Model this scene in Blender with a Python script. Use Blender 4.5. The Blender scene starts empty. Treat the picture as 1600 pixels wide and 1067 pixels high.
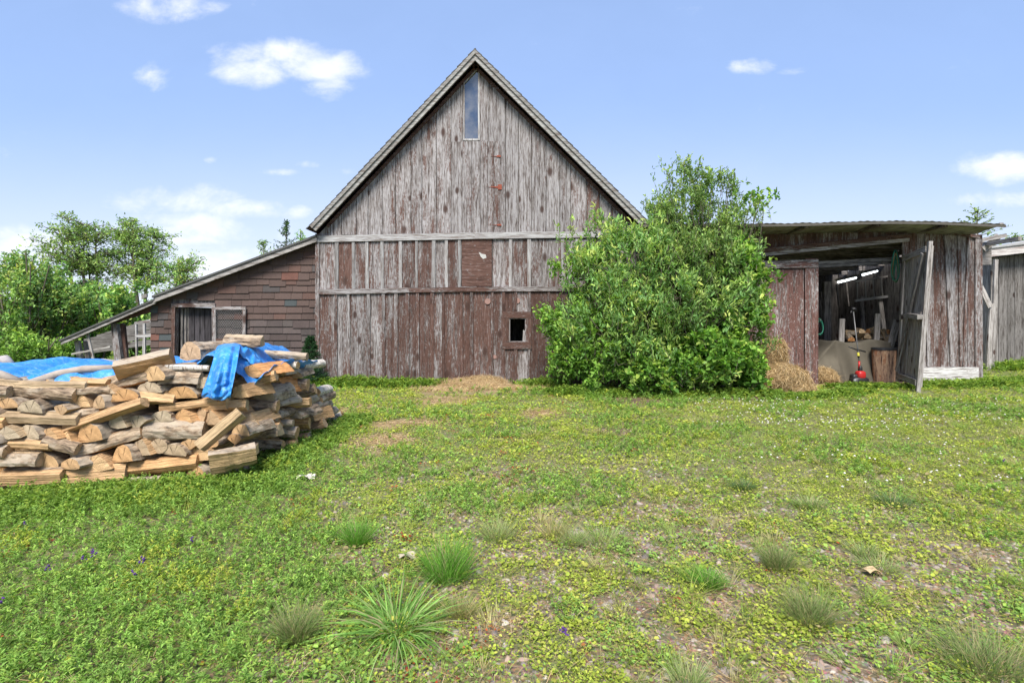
import bpy, math, random
import numpy as np
from mathutils import Vector, Matrix, noise as mnoise

# ------------------------------------------------------------------ camera, sky, sun, exposure
SC = bpy.context.scene
COL = SC.collection
F = 800.0            # focal length in photo pixels (photo is 1600 wide)
EYE = 1.6
HZ = 497.0           # image row of the horizon
cam = bpy.data.cameras.new('camera'); camo = bpy.data.objects.new('camera', cam); COL.objects.link(camo)
camo.location = (0, 0, EYE); camo.rotation_euler = (math.radians(90), 0, 0)
cam.sensor_width = 36; cam.lens = 18.0; cam.shift_y = -(533.5-HZ)/1600.0
cam.clip_start = 0.05; cam.clip_end = 3000
SC.camera = camo
SC.view_settings.view_transform = 'Standard'; SC.view_settings.look = 'None'
SC.view_settings.exposure = 1.53; SC.view_settings.gamma = 1.0
SUN_EL, SUN_AZ = math.radians(52), math.radians(188)   # azimuth of the sun measured clockwise from +Y
sl = bpy.data.lights.new('sun', 'SUN'); so = bpy.data.objects.new('sun', sl); COL.objects.link(so)
sl.energy = 2.6; sl.angle = math.radians(25); sl.color = (1.0, 0.95, 0.87)
sd = Vector((math.sin(SUN_AZ)*math.cos(SUN_EL), math.cos(SUN_AZ)*math.cos(SUN_EL), math.sin(SUN_EL)))
so.rotation_euler = sd.to_track_quat('Z', 'Y').to_euler()
try: SC.cycles.max_bounces = 6; SC.cycles.transparent_max_bounces = 6
except Exception: pass

def gpt(u, v):
    Y = F*EYE/(v-HZ); return (u-800)*Y/F, Y

class NT:
    """small node-tree helper"""
    def __init__(s, tree): s.t = tree; s.n = tree.nodes; s.l = tree.links
    def new(s, ty, **kw):
        n = s.n.new(ty)
        for k, v in kw.items(): setattr(n, k, v)
        return n
    def set(s, sock, v):
        if isinstance(v, bpy.types.NodeSocket): s.l.new(v, sock)
        elif v is not None: sock.default_value = v
    def math(s, op, a, b=None, c=None, clamp=False):
        n = s.new('ShaderNodeMath', operation=op); n.use_clamp = clamp
        for i, x in enumerate((a, b, c)):
            if x is not None: s.set(n.inputs[i], x)
        return n.outputs[0]
    def xyz(s, x=0.0, y=0.0, z=0.0):
        n = s.new('ShaderNodeCombineXYZ')
        for i, q in enumerate((x, y, z)): s.set(n.inputs[i], q)
        return n.outputs[0]
    def sep(s, v):
        n = s.new('ShaderNodeSeparateXYZ'); s.l.new(v, n.inputs[0]); return n.outputs
    def noise(s, vec, scale=1, detail=4, rough=.5, dist=0.0):
        n = s.new('ShaderNodeTexNoise'); s.set(n.inputs['Vector'], vec); n.inputs['Scale'].default_value = scale
        n.inputs['Detail'].default_value = detail; n.inputs['Roughness'].default_value = rough
        n.inputs['Distortion'].default_value = dist
        return n.outputs['Fac']
    def mix(s, f, a, b, mode='MIX'):
        n = s.new('ShaderNodeMix', data_type='RGBA', blend_type=mode)
        s.set(n.inputs[0], f)
        for i, x in ((6, a), (7, b)):
            if isinstance(x, tuple) and len(x) == 3: x = (*x, 1)
            s.set(n.inputs[i], x)
        return n.outputs[2]
    def ss(s, v, lo, hi, a=0.0, b=1.0):
        n = s.new('ShaderNodeMapRange', interpolation_type='SMOOTHSTEP'); s.set(n.inputs[0], v)
        for i, x in enumerate((lo, hi, a, b)): s.set(n.inputs[i+1], x)
        return n.outputs[0]
    def ramp(s, v, stops):
        n = s.new('ShaderNodeValToRGB'); s.set(n.inputs[0], v); e = n.color_ramp.elements
        while len(e) < len(stops): e.new(0.5)
        for i, (p, c) in enumerate(stops): e[i].position = p; e[i].color = (*c, 1)
        return n.outputs[0]
    def attr(s, name='col'):
        n = s.new('ShaderNodeAttribute', attribute_name=name); return n

# world: nishita sky with a thin veil and fair weather clouds placed by direction
W = bpy.data.worlds.new('World'); SC.world = W; W.use_nodes = True
w = NT(W.node_tree); w.n.clear()
wo = w.new('ShaderNodeOutputWorld'); bg = w.new('ShaderNodeBackground')
sky = w.new('ShaderNodeTexSky', sky_type='NISHITA'); sky.sun_disc = False
sky.sun_elevation = SUN_EL; sky.sun_rotation = SUN_AZ; sky.air_density = 1.0; sky.dust_density = 0.7; sky.ozone_density = 1.6
tc = w.new('ShaderNodeTexCoord'); d = w.sep(tc.outputs['Generated'])
yy = w.math('MAXIMUM', w.math('ABSOLUTE', d[1]), 0.12)
px = w.math('DIVIDE', d[0], yy); pz = w.math('DIVIDE', d[2], yy)
P = w.xyz(px, w.math('MULTIPLY', pz, 1.6), d[1])
n1 = w.noise(P, 5.5, 9, .62, .4)
n2 = w.noise(P, 22, 6, .6)
# (u, v, ru, rv, strength) in photo pixels, turned into directions
clouds = [(262,14,62,24,1.0),(365,82,46,20,1),(400,112,52,20,1),(445,92,46,24,1),(500,105,55,22,1),(512,138,34,16,.85),(245,122,26,22,.28),
 (1180,104,36,11,.8),(1236,112,26,8,.25),(1565,260,60,22,1.1),(1565,313,60,12,.8),(270,312,80,22,1.3),(380,330,56,15,1.3),(300,357,95,24,1.45),(440,270,34,6,.5),(484,258,20,7,.45),(466,330,18,9,.55),
 (340,410,90,30,1.0),(545,268,18,7,.4),(330,250,12,6,.3),(690,-120,160,50,.9),(1250,-150,200,50,.8),(-250,150,120,50,.8),(1900,200,160,50,.8),(40,390,90,34,.8)]
mx = None
for (u, v, ru, rv, st) in clouds:
    a = w.math('DIVIDE', w.math('SUBTRACT', px, (u-800)/F), ru/F)
    b = w.math('DIVIDE', w.math('SUBTRACT', pz, (HZ-v)/F), rv/F)
    r = w.math('SUBTRACT', 1.0, w.math('ADD', w.math('MULTIPLY', a, a), w.math('MULTIPLY', b, b)))
    r = w.math('MULTIPLY', w.math('MAXIMUM', r, -2.3), 1.0)
    r = w.math('ADD', r, (st-1)*0.9)
    mx = r if mx is None else w.math('MAXIMUM', mx, r)
shape = w.math('ADD', mx, w.math('MULTIPLY', w.math('SUBTRACT', n1, .5), 6.5))
shape = w.math('ADD', shape, w.math('MULTIPLY', w.math('SUBTRACT', n2, .5), 2.4))
cl = w.ss(shape, -0.8, 2.4)
veil = w.ss(pz, -0.05, 0.75, 0.9, 0.62)
veil = w.math('ADD', veil, w.math('MULTIPLY', w.math('SUBTRACT', n1, .5), 0.10))
SKYW = (4.0, 5.7, 9.6)
c1 = w.mix(veil, w.mix(1.0, sky.outputs[0], (1.0, 1.12, 1.25), 'MULTIPLY'), w.mix(w.ss(pz, 0.0, .45), (7.5, 8.15, 9.3), SKYW))
c2 = w.mix(w.math('MULTIPLY', cl, .85), c1, (9.6, 9.7, 10.3))
w.l.new(c2, bg.inputs[0]); bg.inputs[1].default_value = 0.043
w.l.new(bg.outputs[0], wo.inputs[0])

# ------------------------------------------------------------------ helpers
rng = random.Random(7)
NR = np.random.default_rng(11)

def tag(o, label=None, cat=None, group=None, kind=None):
    if label: o['label'] = label
    if cat: o['category'] = cat
    if group: o['group'] = group
    if kind: o['kind'] = kind
    return o
def thing(name, label, cat, loc=(0, 0, 0), group=None):
    o = bpy.data.objects.new(name, None); COL.objects.link(o); o.location = loc
    o.empty_display_size = .2
    return tag(o, label, cat, group)

class MB:
    def __init__(s): s.v = []; s.f = []; s.uv = []; s.c = []; s.mi = []
    def face(s, idx, uvs, col, mi=0):
        s.f.append(idx); s.uv.append(uvs); s.c.append(col); s.mi.append(mi)
    def prism(s, pts, y0, y1, col=None, mi=0, horiz=False, M=None, skin=True):
        """polygon in XZ (counter-clockwise seen from -Y), extruded from y0 (front) to y1"""
        if len(pts) < 3: return
        if col is None: col = (rng.random(), .5, .5)
        n = len(pts); b = len(s.v); ox = rng.random()*50
        for y in (y0, y1):
            for (x, z) in pts:
                p = Vector((x, y, z)); s.v.append(tuple(M @ p if M else p))
        def U(x, y, z): return (x+ox, z+y) if horiz else (z+ox, x+y)
        s.face([b+i for i in range(n)], [U(x, 0, z) for x, z in pts], col, mi)
        s.face([b+n+i for i in reversed(range(n))], [U(x, 0, z) for x, z in reversed(pts)], col, mi)
        for i in range(n):
            j = (i+1) % n
            (x0, z0), (x1, z1) = pts[i], pts[j]
            s.face([b+j, b+i, b+n+i, b+n+j], [U(x1, 0, z1), U(x0, 0, z0), U(x0, y1-y0, z0), U(x1, y1-y0, z1)], col, mi)
    def beam(s, p0, p1, wd, th, col=None, up=(0, 0, 1), mi=0, taper=1.0):
        """box from p0 to p1; wd measured along side axis, th along the 'up' side"""
        if col is None: col = (rng.random(), .5, .5)
        p0 = Vector(p0); p1 = Vector(p1); d = (p1-p0); L = d.length; d.normalize()
        up = Vector(up); sx = d.cross(up)
        if sx.length < 1e-4: sx = d.cross(Vector((1, 0, 0)))
        sx.normalize(); uz = sx.cross(d); b = len(s.v); o = rng.random()*50
        for p, k in ((p0, 1), (p1, taper)):
            for a, c in ((-1, -1), (1, -1), (1, 1), (-1, 1)):
                s.v.append(tuple(p + sx*(a*wd*k/2) + uz*(c*th*k/2)))
        for i, j in ((0, 1), (1, 2), (2, 3), (3, 0)):
            wv = wd if i % 2 == 0 else th
            s.face([b+i, b+j, b+4+j, b+4+i], [(o, i*.37), (o, i*.37+wv), (o+L, i*.37+wv), (o+L, i*.37)], col, mi)
        s.face([b+3, b+2, b+1, b], [(o, 0), (o, wd), (o+th, wd), (o+th, 0)], col, mi)
        s.face([b+4, b+5, b+6, b+7], [(o, 0), (o, wd), (o+th, wd), (o+th, 0)], col, mi)
    def tube(s, pts, rad, col=None, n=8, mi=0, cap=True):
        if col is None: col = (rng.random(), .5, .5)
        pts = [Vector(p) for p in pts]; b = len(s.v); L = 0; o = rng.random()*20
        ls = []
        for i, p in enumerate(pts):
            t = (pts[min(i+1, len(pts)-1)]-pts[max(i-1, 0)]).normalized()
            a = t.cross(Vector((0, 0, 1)))
            if a.length < .1: a = t.cross(Vector((1, 0, 0)))
            a.normalize(); c = t.cross(a)
            r = rad[i] if isinstance(rad, (list, tuple)) else rad
            if i: L += (p-pts[i-1]).length
            ls.append(L)
            for k in range(n):
                q = 2*math.pi*k/n; s.v.append(tuple(p + a*math.cos(q)*r + c*math.sin(q)*r))
        for i in range(len(pts)-1):
            for k in range(n):
                k2 = (k+1) % n
                s.face([b+i*n+k, b+(i+1)*n+k, b+(i+1)*n+k2, b+i*n+k2],
                       [(ls[i]+o, k*.05), (ls[i+1]+o, k*.05), (ls[i+1]+o, (k+1)*.05), (ls[i]+o, (k+1)*.05)], col, mi)
        if cap:
            s.face([b+k for k in range(n)], [(math.cos(k), math.sin(k)) for k in range(n)], col, mi)
            e = b+(len(pts)-1)*n
            s.face([e+k for k in reversed(range(n))], [(math.cos(k), math.sin(k)) for k in range(n)], col, mi)
    def grid(s, fn, nu, nv, col=None, mi=0):
        if col is None: col = (rng.random(), .5, .5)
        b = len(s.v)
        for j in range(nv+1):
            for i in range(nu+1): s.v.append(tuple(fn(i/nu, j/nv)))
        for j in range(nv):
            for i in range(nu):
                a = b+j*(nu+1)+i
                s.face([a, a+1, a+nu+2, a+nu+1], [(i/nu, j/nv), ((i+1)/nu, j/nv), ((i+1)/nu, (j+1)/nv), (i/nu, (j+1)/nv)], col, mi)
    def build(s, name, mats, parent=None, smooth=False, origin=None):
        me = bpy.data.meshes.new(name)
        if not isinstance(mats, (list, tuple)): mats = [mats]
        v = s.v
        if parent is not None and parent.type == 'EMPTY' and origin is None: origin = tuple(parent.location)
        if origin is not None: v = [(a-origin[0], b-origin[1], c-origin[2]) for a, b, c in v]
        me.from_pydata(v, [], s.f)
        uv = me.uv_layers.new(name='UVMap')
        uv.data.foreach_set('uv', np.array([q for fu in s.uv for p in fu for q in p], dtype=np.float32))
        ca = me.color_attributes.new('col', 'FLOAT_COLOR', 'CORNER')
        ca.data.foreach_set('color', np.array([q for fc, fi in zip(s.c, s.f) for _ in fi for q in (fc[0], fc[1], fc[2], 1.0)], dtype=np.float32))
        for m in mats: me.materials.append(m)
        me.polygons.foreach_set('material_index', s.mi)
        if smooth: me.polygons.foreach_set('use_smooth', [True]*len(s.f))
        me.validate(); me.update()
        o = bpy.data.objects.new(name, me); COL.objects.link(o)
        if parent is not None:
            o.parent = parent
        elif origin is not None: o.location = origin
        return o

def under(parent, mb, name, mats, smooth=False):
    """child of a mesh part (a sub-part): same coordinates as its parent part"""
    p = parent; off = Vector((0, 0, 0))
    while p is not None: off += p.location; p = p.parent
    o = mb.build(name, mats, None, smooth, origin=tuple(off)); o.location = (0, 0, 0); o.parent = parent
    return o

def clip(pts, a, b, c):
    """keep a*x + b*z <= c"""
    out = []
    for i in range(len(pts)):
        p, q = pts[i], pts[(i+1) % len(pts)]
        dp, dq = a*p[0]+b*p[1]-c, a*q[0]+b*q[1]-c
        if dp <= 0: out.append(p)
        if (dp < 0 < dq) or (dq < 0 < dp):
            t = dp/(dp-dq); out.append((p[0]+(q[0]-p[0])*t, p[1]+(q[1]-p[1])*t))
    return out
def clipline(pts, P0, P1):
    """keep what lies below the line P0-P1 (P0 left of P1)"""
    dx, dz = P1[0]-P0[0], P1[1]-P0[1]
    return clip(pts, -dz, dx, -dz*P0[0]+dx*P0[1])
def rect(x0, z0, x1, z1): return [(x0, z0), (x1, z0), (x1, z1), (x0, z1)]

# ------------------------------------------------------------------ numpy noise + ground
def vnoise(x, y, seed=0):
    x = np.asarray(x, float); y = np.asarray(y, float)
    xi = np.floor(x).astype(np.int64); yi = np.floor(y).astype(np.int64); fx = x-xi; fy = y-yi
    fx = fx*fx*(3-2*fx); fy = fy*fy*(3-2*fy)
    def h(a, b):
        n = (a*374761393 + b*668265263 + seed*974711) & 0x7fffffff
        n = ((n ^ (n >> 13))*1274126177) & 0x7fffffff
        return ((n ^ (n >> 16)) & 0xffff)/65535.0
    return (h(xi, yi)*(1-fx)+h(xi+1, yi)*fx)*(1-fy) + (h(xi, yi+1)*(1-fx)+h(xi+1, yi+1)*fx)*fy
def fbm(x, y, seed=0, o=4):
    s = 0; a = .5; t = 0
    for k in range(o):
        s = s+a*vnoise(x*2**k, y*2**k, seed+k*17); t += a; a *= .5
    return s/t
def gz(x, y):
    x = np.asarray(x, float); y = np.asarray(y, float)
    z = (fbm(x*.8, y*.8, 3, 3)-.5)*.06
    z = z + np.clip((x-8)/6, 0, 1)*np.clip((y-11)/4, 0, 1)*.18
    return z
def gzf(x, y): return float(gz(x, y))

def blob(x, y, lst):
    x = np.asarray(x, float); y = np.asarray(y, float)
    x = x+(fbm(x*2.2+1, y*2.2, 201, 4)-.5)*1.0; y = y+(fbm(x*2.2+7, y*2.2+3, 202, 4)-.5)*1.0
    m = np.zeros_like(x)
    for (u, v, ru, rv) in lst:
        X, Y = gpt(u, v); rx = ru*Y/F; ry = rv*Y*Y/(F*EYE)
        m = np.maximum(m, 1-((x-X)/rx)**2-((y-Y)/ry)**2)
    return np.clip(m, 0, 1)
BARE = [(545,895,55,45),(515,965,50,30),(1105,850,75,30),(950,865,60,22),(1130,945,70,32),(1350,1035,130,40),(870,900,70,30),(1180,1050,90,30),
        (1500,870,80,22),(745,742,45,12),(690,985,50,28),(1250,890,50,18),(1090,990,60,24),(640,880,55,18),(1060,790,50,12),(1390,940,50,20),(760,975,60,22)]
STRAW = [(600,690,60,14),(735,606,90,13),(640,662,75,9),(850,645,35,7),(560,640,40,8),(800,600,110,7),(1320,600,90,8),(700,625,60,8)]
DIRT = [(950,673,55,10),(1160,619,110,9),(1000,625,60,6)]
def cover_fields(x, y):
    n = fbm(x*1.3, y*1.3, 5, 4); n2 = fbm(x*3.1+9, y*3.1, 8, 3)
    bare = np.clip(blob(x, y, BARE)*1.6, 0, 1)
    straw = np.clip(blob(x, y, STRAW)*1.5, 0, 1); dirt = np.clip(blob(x, y, DIRT)*1.5, 0, 1)
    trackn = np.clip((n2-.56)*7, 0, 1)*np.clip(1.2-np.abs(x-.9)/3.5, 0, 1)*np.clip((6.2-y)/2.5, 0, 1)
    lush = np.clip((-(x+.55+.18*y)+ (n-.5)*2.2)*1.2+.2, 0, 1)*np.clip((6.5-y)/1.0, 0, 1)
    c = 1-np.maximum.reduce([bare*.62, straw*.75, dirt*.85, trackn*.6, np.clip((fbm(x*5.5, y*5.5, 301, 3)-.50)*9, 0, .95)*np.clip(1.15-np.abs(x-1.2)/3.6, 0, 1)*np.clip((6.3-y)/3, 0, 1)*(1-lush*.7)])
    c = np.where(lush > .6, np.maximum(c, .9), c)
    return c, lush, bare, straw, dirt, n, n2

def mat_new(name):
    m = bpy.data.materials.new(name); m.use_nodes = True; t = NT(m.node_tree)
    return m, t, t.n['Principled BSDF']
def geo_pos(t): return t.new('ShaderNodeNewGeometry').outputs['Position']

# ground material
def ground_mat():
    m, t, b = mat_new('ground_soil')
    p = geo_pos(t); a = t.attr('col'); s = t.sep(a.outputs['Color'])
    nb = t.noise(p, 2.2, 8, .65); nf = t.noise(p, 28, 6, .6)
    vo = t.new('ShaderNodeTexVoronoi'); t.l.new(p, vo.inputs['Vector']); vo.inputs['Scale'].default_value = 42
    peb = t.mix(.55, vo.outputs['Color'], (.5, .5, .5))
    stone = t.mix(1.0, t.ramp(nb, [(.3, (.15, .09, .055)), (.6, (.31, .205, .135))]), peb, 'MULTIPLY')
    soil = t.ramp(nf, [(.3, (.075, .052, .036)), (.7, (.20, .145, .10))])
    base = t.mix(t.ss(nf, .42, .58), soil, t.mix(1.0, stone, (1.9, 1.9, 1.9), 'MULTIPLY'))
    moss = t.mix(nf, (.06, .085, .02), (.17, .21, .05))
    base = t.mix(t.math('MULTIPLY', s[0], .8), base, moss)
    strw = t.mix(nf, (.22, .15, .08), (.42, .31, .17))
    base = t.mix(t.math('MULTIPLY', s[1], .9), base, strw)
    base = t.mix(t.math('MULTIPLY', s[2], .8), base, (.115, .07, .045))
    t.l.new(base, b.inputs['Base Color']); b.inputs['Roughness'].default_value = .95
    bp = t.new('ShaderNodeBump'); bp.inputs['Strength'].default_value = .8; bp.inputs['Distance'].default_value = .02
    t.l.new(t.math('ADD', nf, t.math('MULTIPLY', vo.outputs['Distance'], .8)), bp.inputs['Height']); t.l.new(bp.outputs[0], b.inputs['Normal'])
    return m

def build_ground():
    def axis(lo, hi, near, step):
        out = [0.0]; x = 0; s = step
        while x < hi:
            if x > near: s *= 1.25
            x += s; out.append(x)
        neg = [-q for q in out[1:]]
        return np.array(sorted(neg+out))
    xs = axis(0, 700, 15, .12); ys = axis(0, 900, 15, .12)
    X, Y = np.meshgrid(xs, ys); nx, ny = len(xs), len(ys)
    Z = gz(X, Y); Z = np.where((np.abs(X) > 60) | (Y > 80) | (Y < -30), 0, Z)
    me = bpy.data.meshes.new('ground')
    V = np.stack([X, Y, Z], -1).reshape(-1, 3)
    i = np.arange((nx-1)*(ny-1)); r = i//(nx-1); c = i % (nx-1); a = r*nx+c
    Fc = np.stack([a, a+1, a+nx+1, a+nx], -1)
    set_mesh(me, V, Fc)
    cf = cover_fields(X.ravel(), Y.ravel())
    far = np.clip((Y.ravel()-10)/6, 0, 1)
    colr = np.stack([np.clip(cf[0]*.75+far, 0, 1), cf[3], cf[4], np.ones(nx*ny)], -1).astype(np.float32)
    ca = me.color_attributes.new('col', 'FLOAT_COLOR', 'POINT'); ca.data.foreach_set('color', colr.ravel())
    me.materials.append(ground_mat()); me.polygons.foreach_set('use_smooth', [True]*len(me.polygons))
    o = bpy.data.objects.new('ground', me); COL.objects.link(o); o['kind'] = 'structure'; return o

def set_mesh(me, V, Fc):
    n, k = Fc.shape
    me.vertices.add(len(V)); me.vertices.foreach_set('co', np.ascontiguousarray(V, dtype=np.float32).ravel())
    me.loops.add(n*k); me.loops.foreach_set('vertex_index', Fc.astype(np.int32).ravel())
    me.polygons.add(n); me.polygons.foreach_set('loop_start', np.arange(0, n*k, k, dtype=np.int32))
    try: me.polygons.foreach_set('loop_total', np.full(n, k, dtype=np.int32))
    except Exception: pass
    me.update(calc_edges=True)

# ------------------------------------------------------------------ leaves, vectorised
def norm(a): return a/np.maximum(np.linalg.norm(a, axis=1, keepdims=True), 1e-9)
def leaves_arrays(pos, d, nrm, L, Wd, col, fold=.25, wide=.45):
    """folded leaf: 6 vertices, 2 quads each"""
    d = norm(d); s = norm(np.cross(d, nrm)); up = np.cross(s, d)
    L = L[:, None]; Wd = Wd[:, None]; n = len(pos)
    b = pos; t = pos+d*L+up*(-.12*L)
    l1 = pos+d*L*(wide*.55)+s*Wd*.42+up*Wd*fold; l2 = pos+d*L*(wide+.3)+s*Wd*.38+up*Wd*fold*.7
    r1 = pos+d*L*(wide*.55)-s*Wd*.42+up*Wd*fold; r2 = pos+d*L*(wide+.3)-s*Wd*.38+up*Wd*fold*.7
    V = np.stack([b, l1, l2, t, r2, r1], 1).reshape(-1, 3)
    a = np.arange(n)*6
    Fc = np.concatenate([np.stack([a, a+1, a+2, a+3], 1), np.stack([a, a+3, a+4, a+5], 1)])
    C = np.repeat(col, 6, 0)
    return V, Fc, C
def blades_arrays(pos, d, L, Wd, col, bend=.5):
    """grass blade: 3 quads, bending over"""
    n = len(pos); d = norm(d); h = d.copy(); h[:, 2] = 0; h = norm(h+1e-6)
    s = norm(np.cross(d, np.array([0, 0, 1.0])+NR.normal(0, .3, (n, 3)))); L = L[:, None]; Wd = Wd[:, None]
    bend = (bend*NR.uniform(.5, 1.5, n))[:, None]; rows = []
    for k, wf in ((0, .7), (.35, 1), (.7, .75), (1, .08)):
        c = pos+d*L*k+h*(L*bend*k*k*.6)-np.array([0, 0, 1.0])*(L*bend*k*k*.45)
        rows += [c-s*Wd*wf*.5, c+s*Wd*wf*.5]
    V = np.stack(rows, 1).reshape(-1, 3); a = np.arange(n)*8
    Fc = np.concatenate([np.stack([a+2*k, a+2*k+1, a+2*k+3, a+2*k+2], 1) for k in range(3)])
    return V, Fc, np.repeat(col, 8, 0)
def foliage(name, parts, mat, parent=None, origin=(0, 0, 0)):
    off = 0; Vs = []; Fs = []; Cs = []
    for V, Fc, C in parts:
        Vs.append(V); Fs.append(Fc+off); Cs.append(C); off += len(V)
    V = np.concatenate(Vs)-np.array(origin); Fc = np.concatenate(Fs); C = np.concatenate(Cs)
    me = bpy.data.meshes.new(name); set_mesh(me, V, Fc)
    ca = me.color_attributes.new('col', 'FLOAT_COLOR', 'POINT')
    ca.data.foreach_set('color', np.concatenate([C, np.ones((len(C), 1))], 1).astype(np.float32).ravel())
    me.materials.append(mat); o = bpy.data.objects.new(name, me); COL.objects.link(o)
    if parent is not None: o.parent = parent
    else: o.location = origin
    return o
def leaf_mat(name, trans=.38, rough=.65, spec=.15):
    m, t, b = mat_new(name)
    a = t.attr('col'); out = t.n['Material Output']
    nz = t.noise(geo_pos(t), 9, 3, .5)
    c = t.mix(1.0, a.outputs['Color'], t.mix(nz, (.75, .75, .75), (1.25, 1.25, 1.25)), 'MULTIPLY')
    t.l.new(c, b.inputs['Base Color']); b.inputs['Roughness'].default_value = rough
    b.inputs['Specular IOR Level'].default_value = spec
    tr = t.new('ShaderNodeBsdfTranslucent'); t.l.new(t.mix(1.0, c, (1.25, 1.35, .7), 'MULTIPLY'), tr.inputs[0])
    mx = t.new('ShaderNodeMixShader'); mx.inputs[0].default_value = trans
    t.l.new(b.outputs[0], mx.inputs[1]); t.l.new(tr.outputs[0], mx.inputs[2]); t.l.new(mx.outputs[0], out.inputs[0])
    return m
LEAF = leaf_mat('leaf'); GRASS = leaf_mat('grass_blade', .35, .6, .2); FARLEAF = leaf_mat('leaf_far', .3, .6, .2)
STRAWM = leaf_mat('straw', .15, .75, .15)
# ------------------------------------------------------------------ timber materials
def timber(name, pale=(.30, .285, .285), mid=(.16, .14, .132), dark=(.05, .036, .032), paint=(.080, .044, .0345), amount=0.0, fleck=.5, knots=True, gscale=1.0, sharp=.05):
    m, t, b = mat_new(name)
    uv = t.new('ShaderNodeUVMap').outputs[0]; s = t.sep(uv); a = t.sep(t.attr('col').outputs['Color'])
    off = t.math('MULTIPLY', a[0], 41.0)
    def V(su, sv): return t.xyz(t.math('MULTIPLY', s[0], su), t.math('MULTIPLY', s[1], sv), off)
    grain = t.noise(V(1.6*gscale, 26*gscale), 1, 8, .62, .6); broad = t.noise(V(.7, 4.5), 1, 6, .62, .3)
    fine = t.noise(V(7, 60), 1, 4, .6); fl = t.noise(V(11, 24), 1, 5, .7)
    g = t.math('ADD', t.math('MULTIPLY', grain, .65), t.math('MULTIPLY', fine, .35))
    wood = t.ramp(g, [(.38, dark), (.46, mid), (.54, pale), (.68, tuple(min(1, x*1.25) for x in pale))])
    q = t.math('ADD', t.math('MULTIPLY', broad, .65), t.math('MULTIPLY', grain, .75))
    q = t.math('ADD', q, t.math('MULTIPLY', t.math('SUBTRACT', a[1], .5), .34))
    q = t.math('ADD', q, t.math('MULTIPLY', t.math('SUBTRACT', fl, .5), .45))
    mask = t.ss(q, .70-sharp-amount, .70+sharp-amount)
    pt = t.ramp(t.math('ADD', t.math('MULTIPLY', grain, .6), t.math('MULTIPLY', fine, .4)), [(.36, tuple(x*.38 for x in paint)), (.47, paint), (.56, tuple(x*1.35 for x in paint)), (.64, tuple(x*.55+y*.45 for x, y in zip(paint, pale)))])
    pt = t.mix(t.math('MULTIPLY', t.ss(fl, .60, .68), fleck), pt, pale)
    c = t.mix(mask, wood, pt)
    if knots:
        vo = t.new('ShaderNodeTexVoronoi', voronoi_dimensions='2D'); t.l.new(t.xyz(t.math('ADD', t.math('MULTIPLY', s[0], 1.05), off), t.math('MULTIPLY', s[1], 2.0), 0.0), vo.inputs['Vector']); vo.inputs['Scale'].default_value = 1
        cr = t.sep(vo.outputs['Color'])
        kn = t.math('MULTIPLY', t.ss(vo.outputs['Distance'], .05, t.math('ADD', .09, t.math('MULTIPLY', cr[1], .10)), 1.0, 0.0), t.math('GREATER_THAN', cr[0], .45))
        c = t.mix(t.math('MULTIPLY', kn, .92), c, (.05, .028, .022))
    br = t.math('ADD', t.math('MULTIPLY', a[2], 1.0), .5)
    c = t.mix(1.0, c, t.xyz(br, br, br), 'MULTIPLY')
    t.l.new(c, b.inputs['Base Color']); b.inputs['Roughness'].default_value = .85; b.inputs['Specular IOR Level'].default_value = .2
    bp = t.new('ShaderNodeBump'); bp.inputs['Strength'].default_value = .6; bp.inputs['Distance'].default_value = .012
    t.l.new(t.math('ADD', g, t.math('MULTIPLY', mask, .25)), bp.inputs['Height']); t.l.new(bp.outputs[0], b.inputs['Normal'])
    return m
BARN_W = timber('barn_board')
TRIM_W = timber('trim_board', pale=(.31, .305, .30), mid=(.22, .205, .20), dark=(.14, .115, .10), amount=-.16, knots=False)
RED_W = timber('red_board', amount=.12, fleck=.55)
GREY_W = timber('grey_board', pale=(.30, .28, .265), mid=(.185, .168, .155), dark=(.09, .075, .065), amount=-.22)
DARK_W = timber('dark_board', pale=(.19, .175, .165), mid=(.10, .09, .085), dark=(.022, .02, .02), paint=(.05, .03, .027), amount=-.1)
DOOR_W = timber('peeling_door', pale=(.40, .37, .37), paint=(.098, .050, .042), amount=-.03, fleck=1.0, gscale=1.0, knots=False)

def plain(name, c, rough=.7, metal=0.0, var=.25, scale=14, bump=0.0, spec=.4):
    m, t, b = mat_new(name)
    p = geo_pos(t); n = t.noise(p, scale, 6, .6)
    t.l.new(t.mix(n, tuple(x*(1-var*1.4) for x in c), tuple(min(1, x*(1+var*1.4)) for x in c)), b.inputs['Base Color'])
    b.inputs['Roughness'].default_value = rough; b.inputs['Metallic'].default_value = metal; b.inputs['Specular IOR Level'].default_value = spec
    if bump:
        bp = t.new('ShaderNodeBump'); bp.inputs['Strength'].default_value = bump; bp.inputs['Distance'].default_value = .01
        t.l.new(n, bp.inputs['Height']); t.l.new(bp.outputs[0], b.inputs['Normal'])
    return m
def shingle_mat(name):
    m, t, b = mat_new(name); a = t.attr('col')
    p = geo_pos(t); n = t.noise(p, 30, 5, .7); n2 = t.noise(p, 2.5, 5, .6)
    k = t.math('ADD', t.math('MULTIPLY', n, .9), t.math('MULTIPLY', n2, .6)); k = t.math('ADD', k, .25)
    t.l.new(t.mix(1.0, a.outputs['Color'], t.xyz(k, k, k), 'MULTIPLY'), b.inputs['Base Color']); b.inputs['Roughness'].default_value = .95
    bp = t.new('ShaderNodeBump'); bp.inputs['Strength'].default_value = .5; bp.inputs['Distance'].default_value = .006
    t.l.new(n, bp.inputs['Height']); t.l.new(bp.outputs[0], b.inputs['Normal'])
    return m
SHING = shingle_mat('shingle')
ROOFM = plain('roof_shingle', (.10, .10, .095), .95, var=.5, scale=6, bump=.6)
BLACK = plain('black_plastic', (.018, .018, .02), .45)
RUST = plain('rusty_metal', (.23, .055, .03), .8, var=.5)
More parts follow.
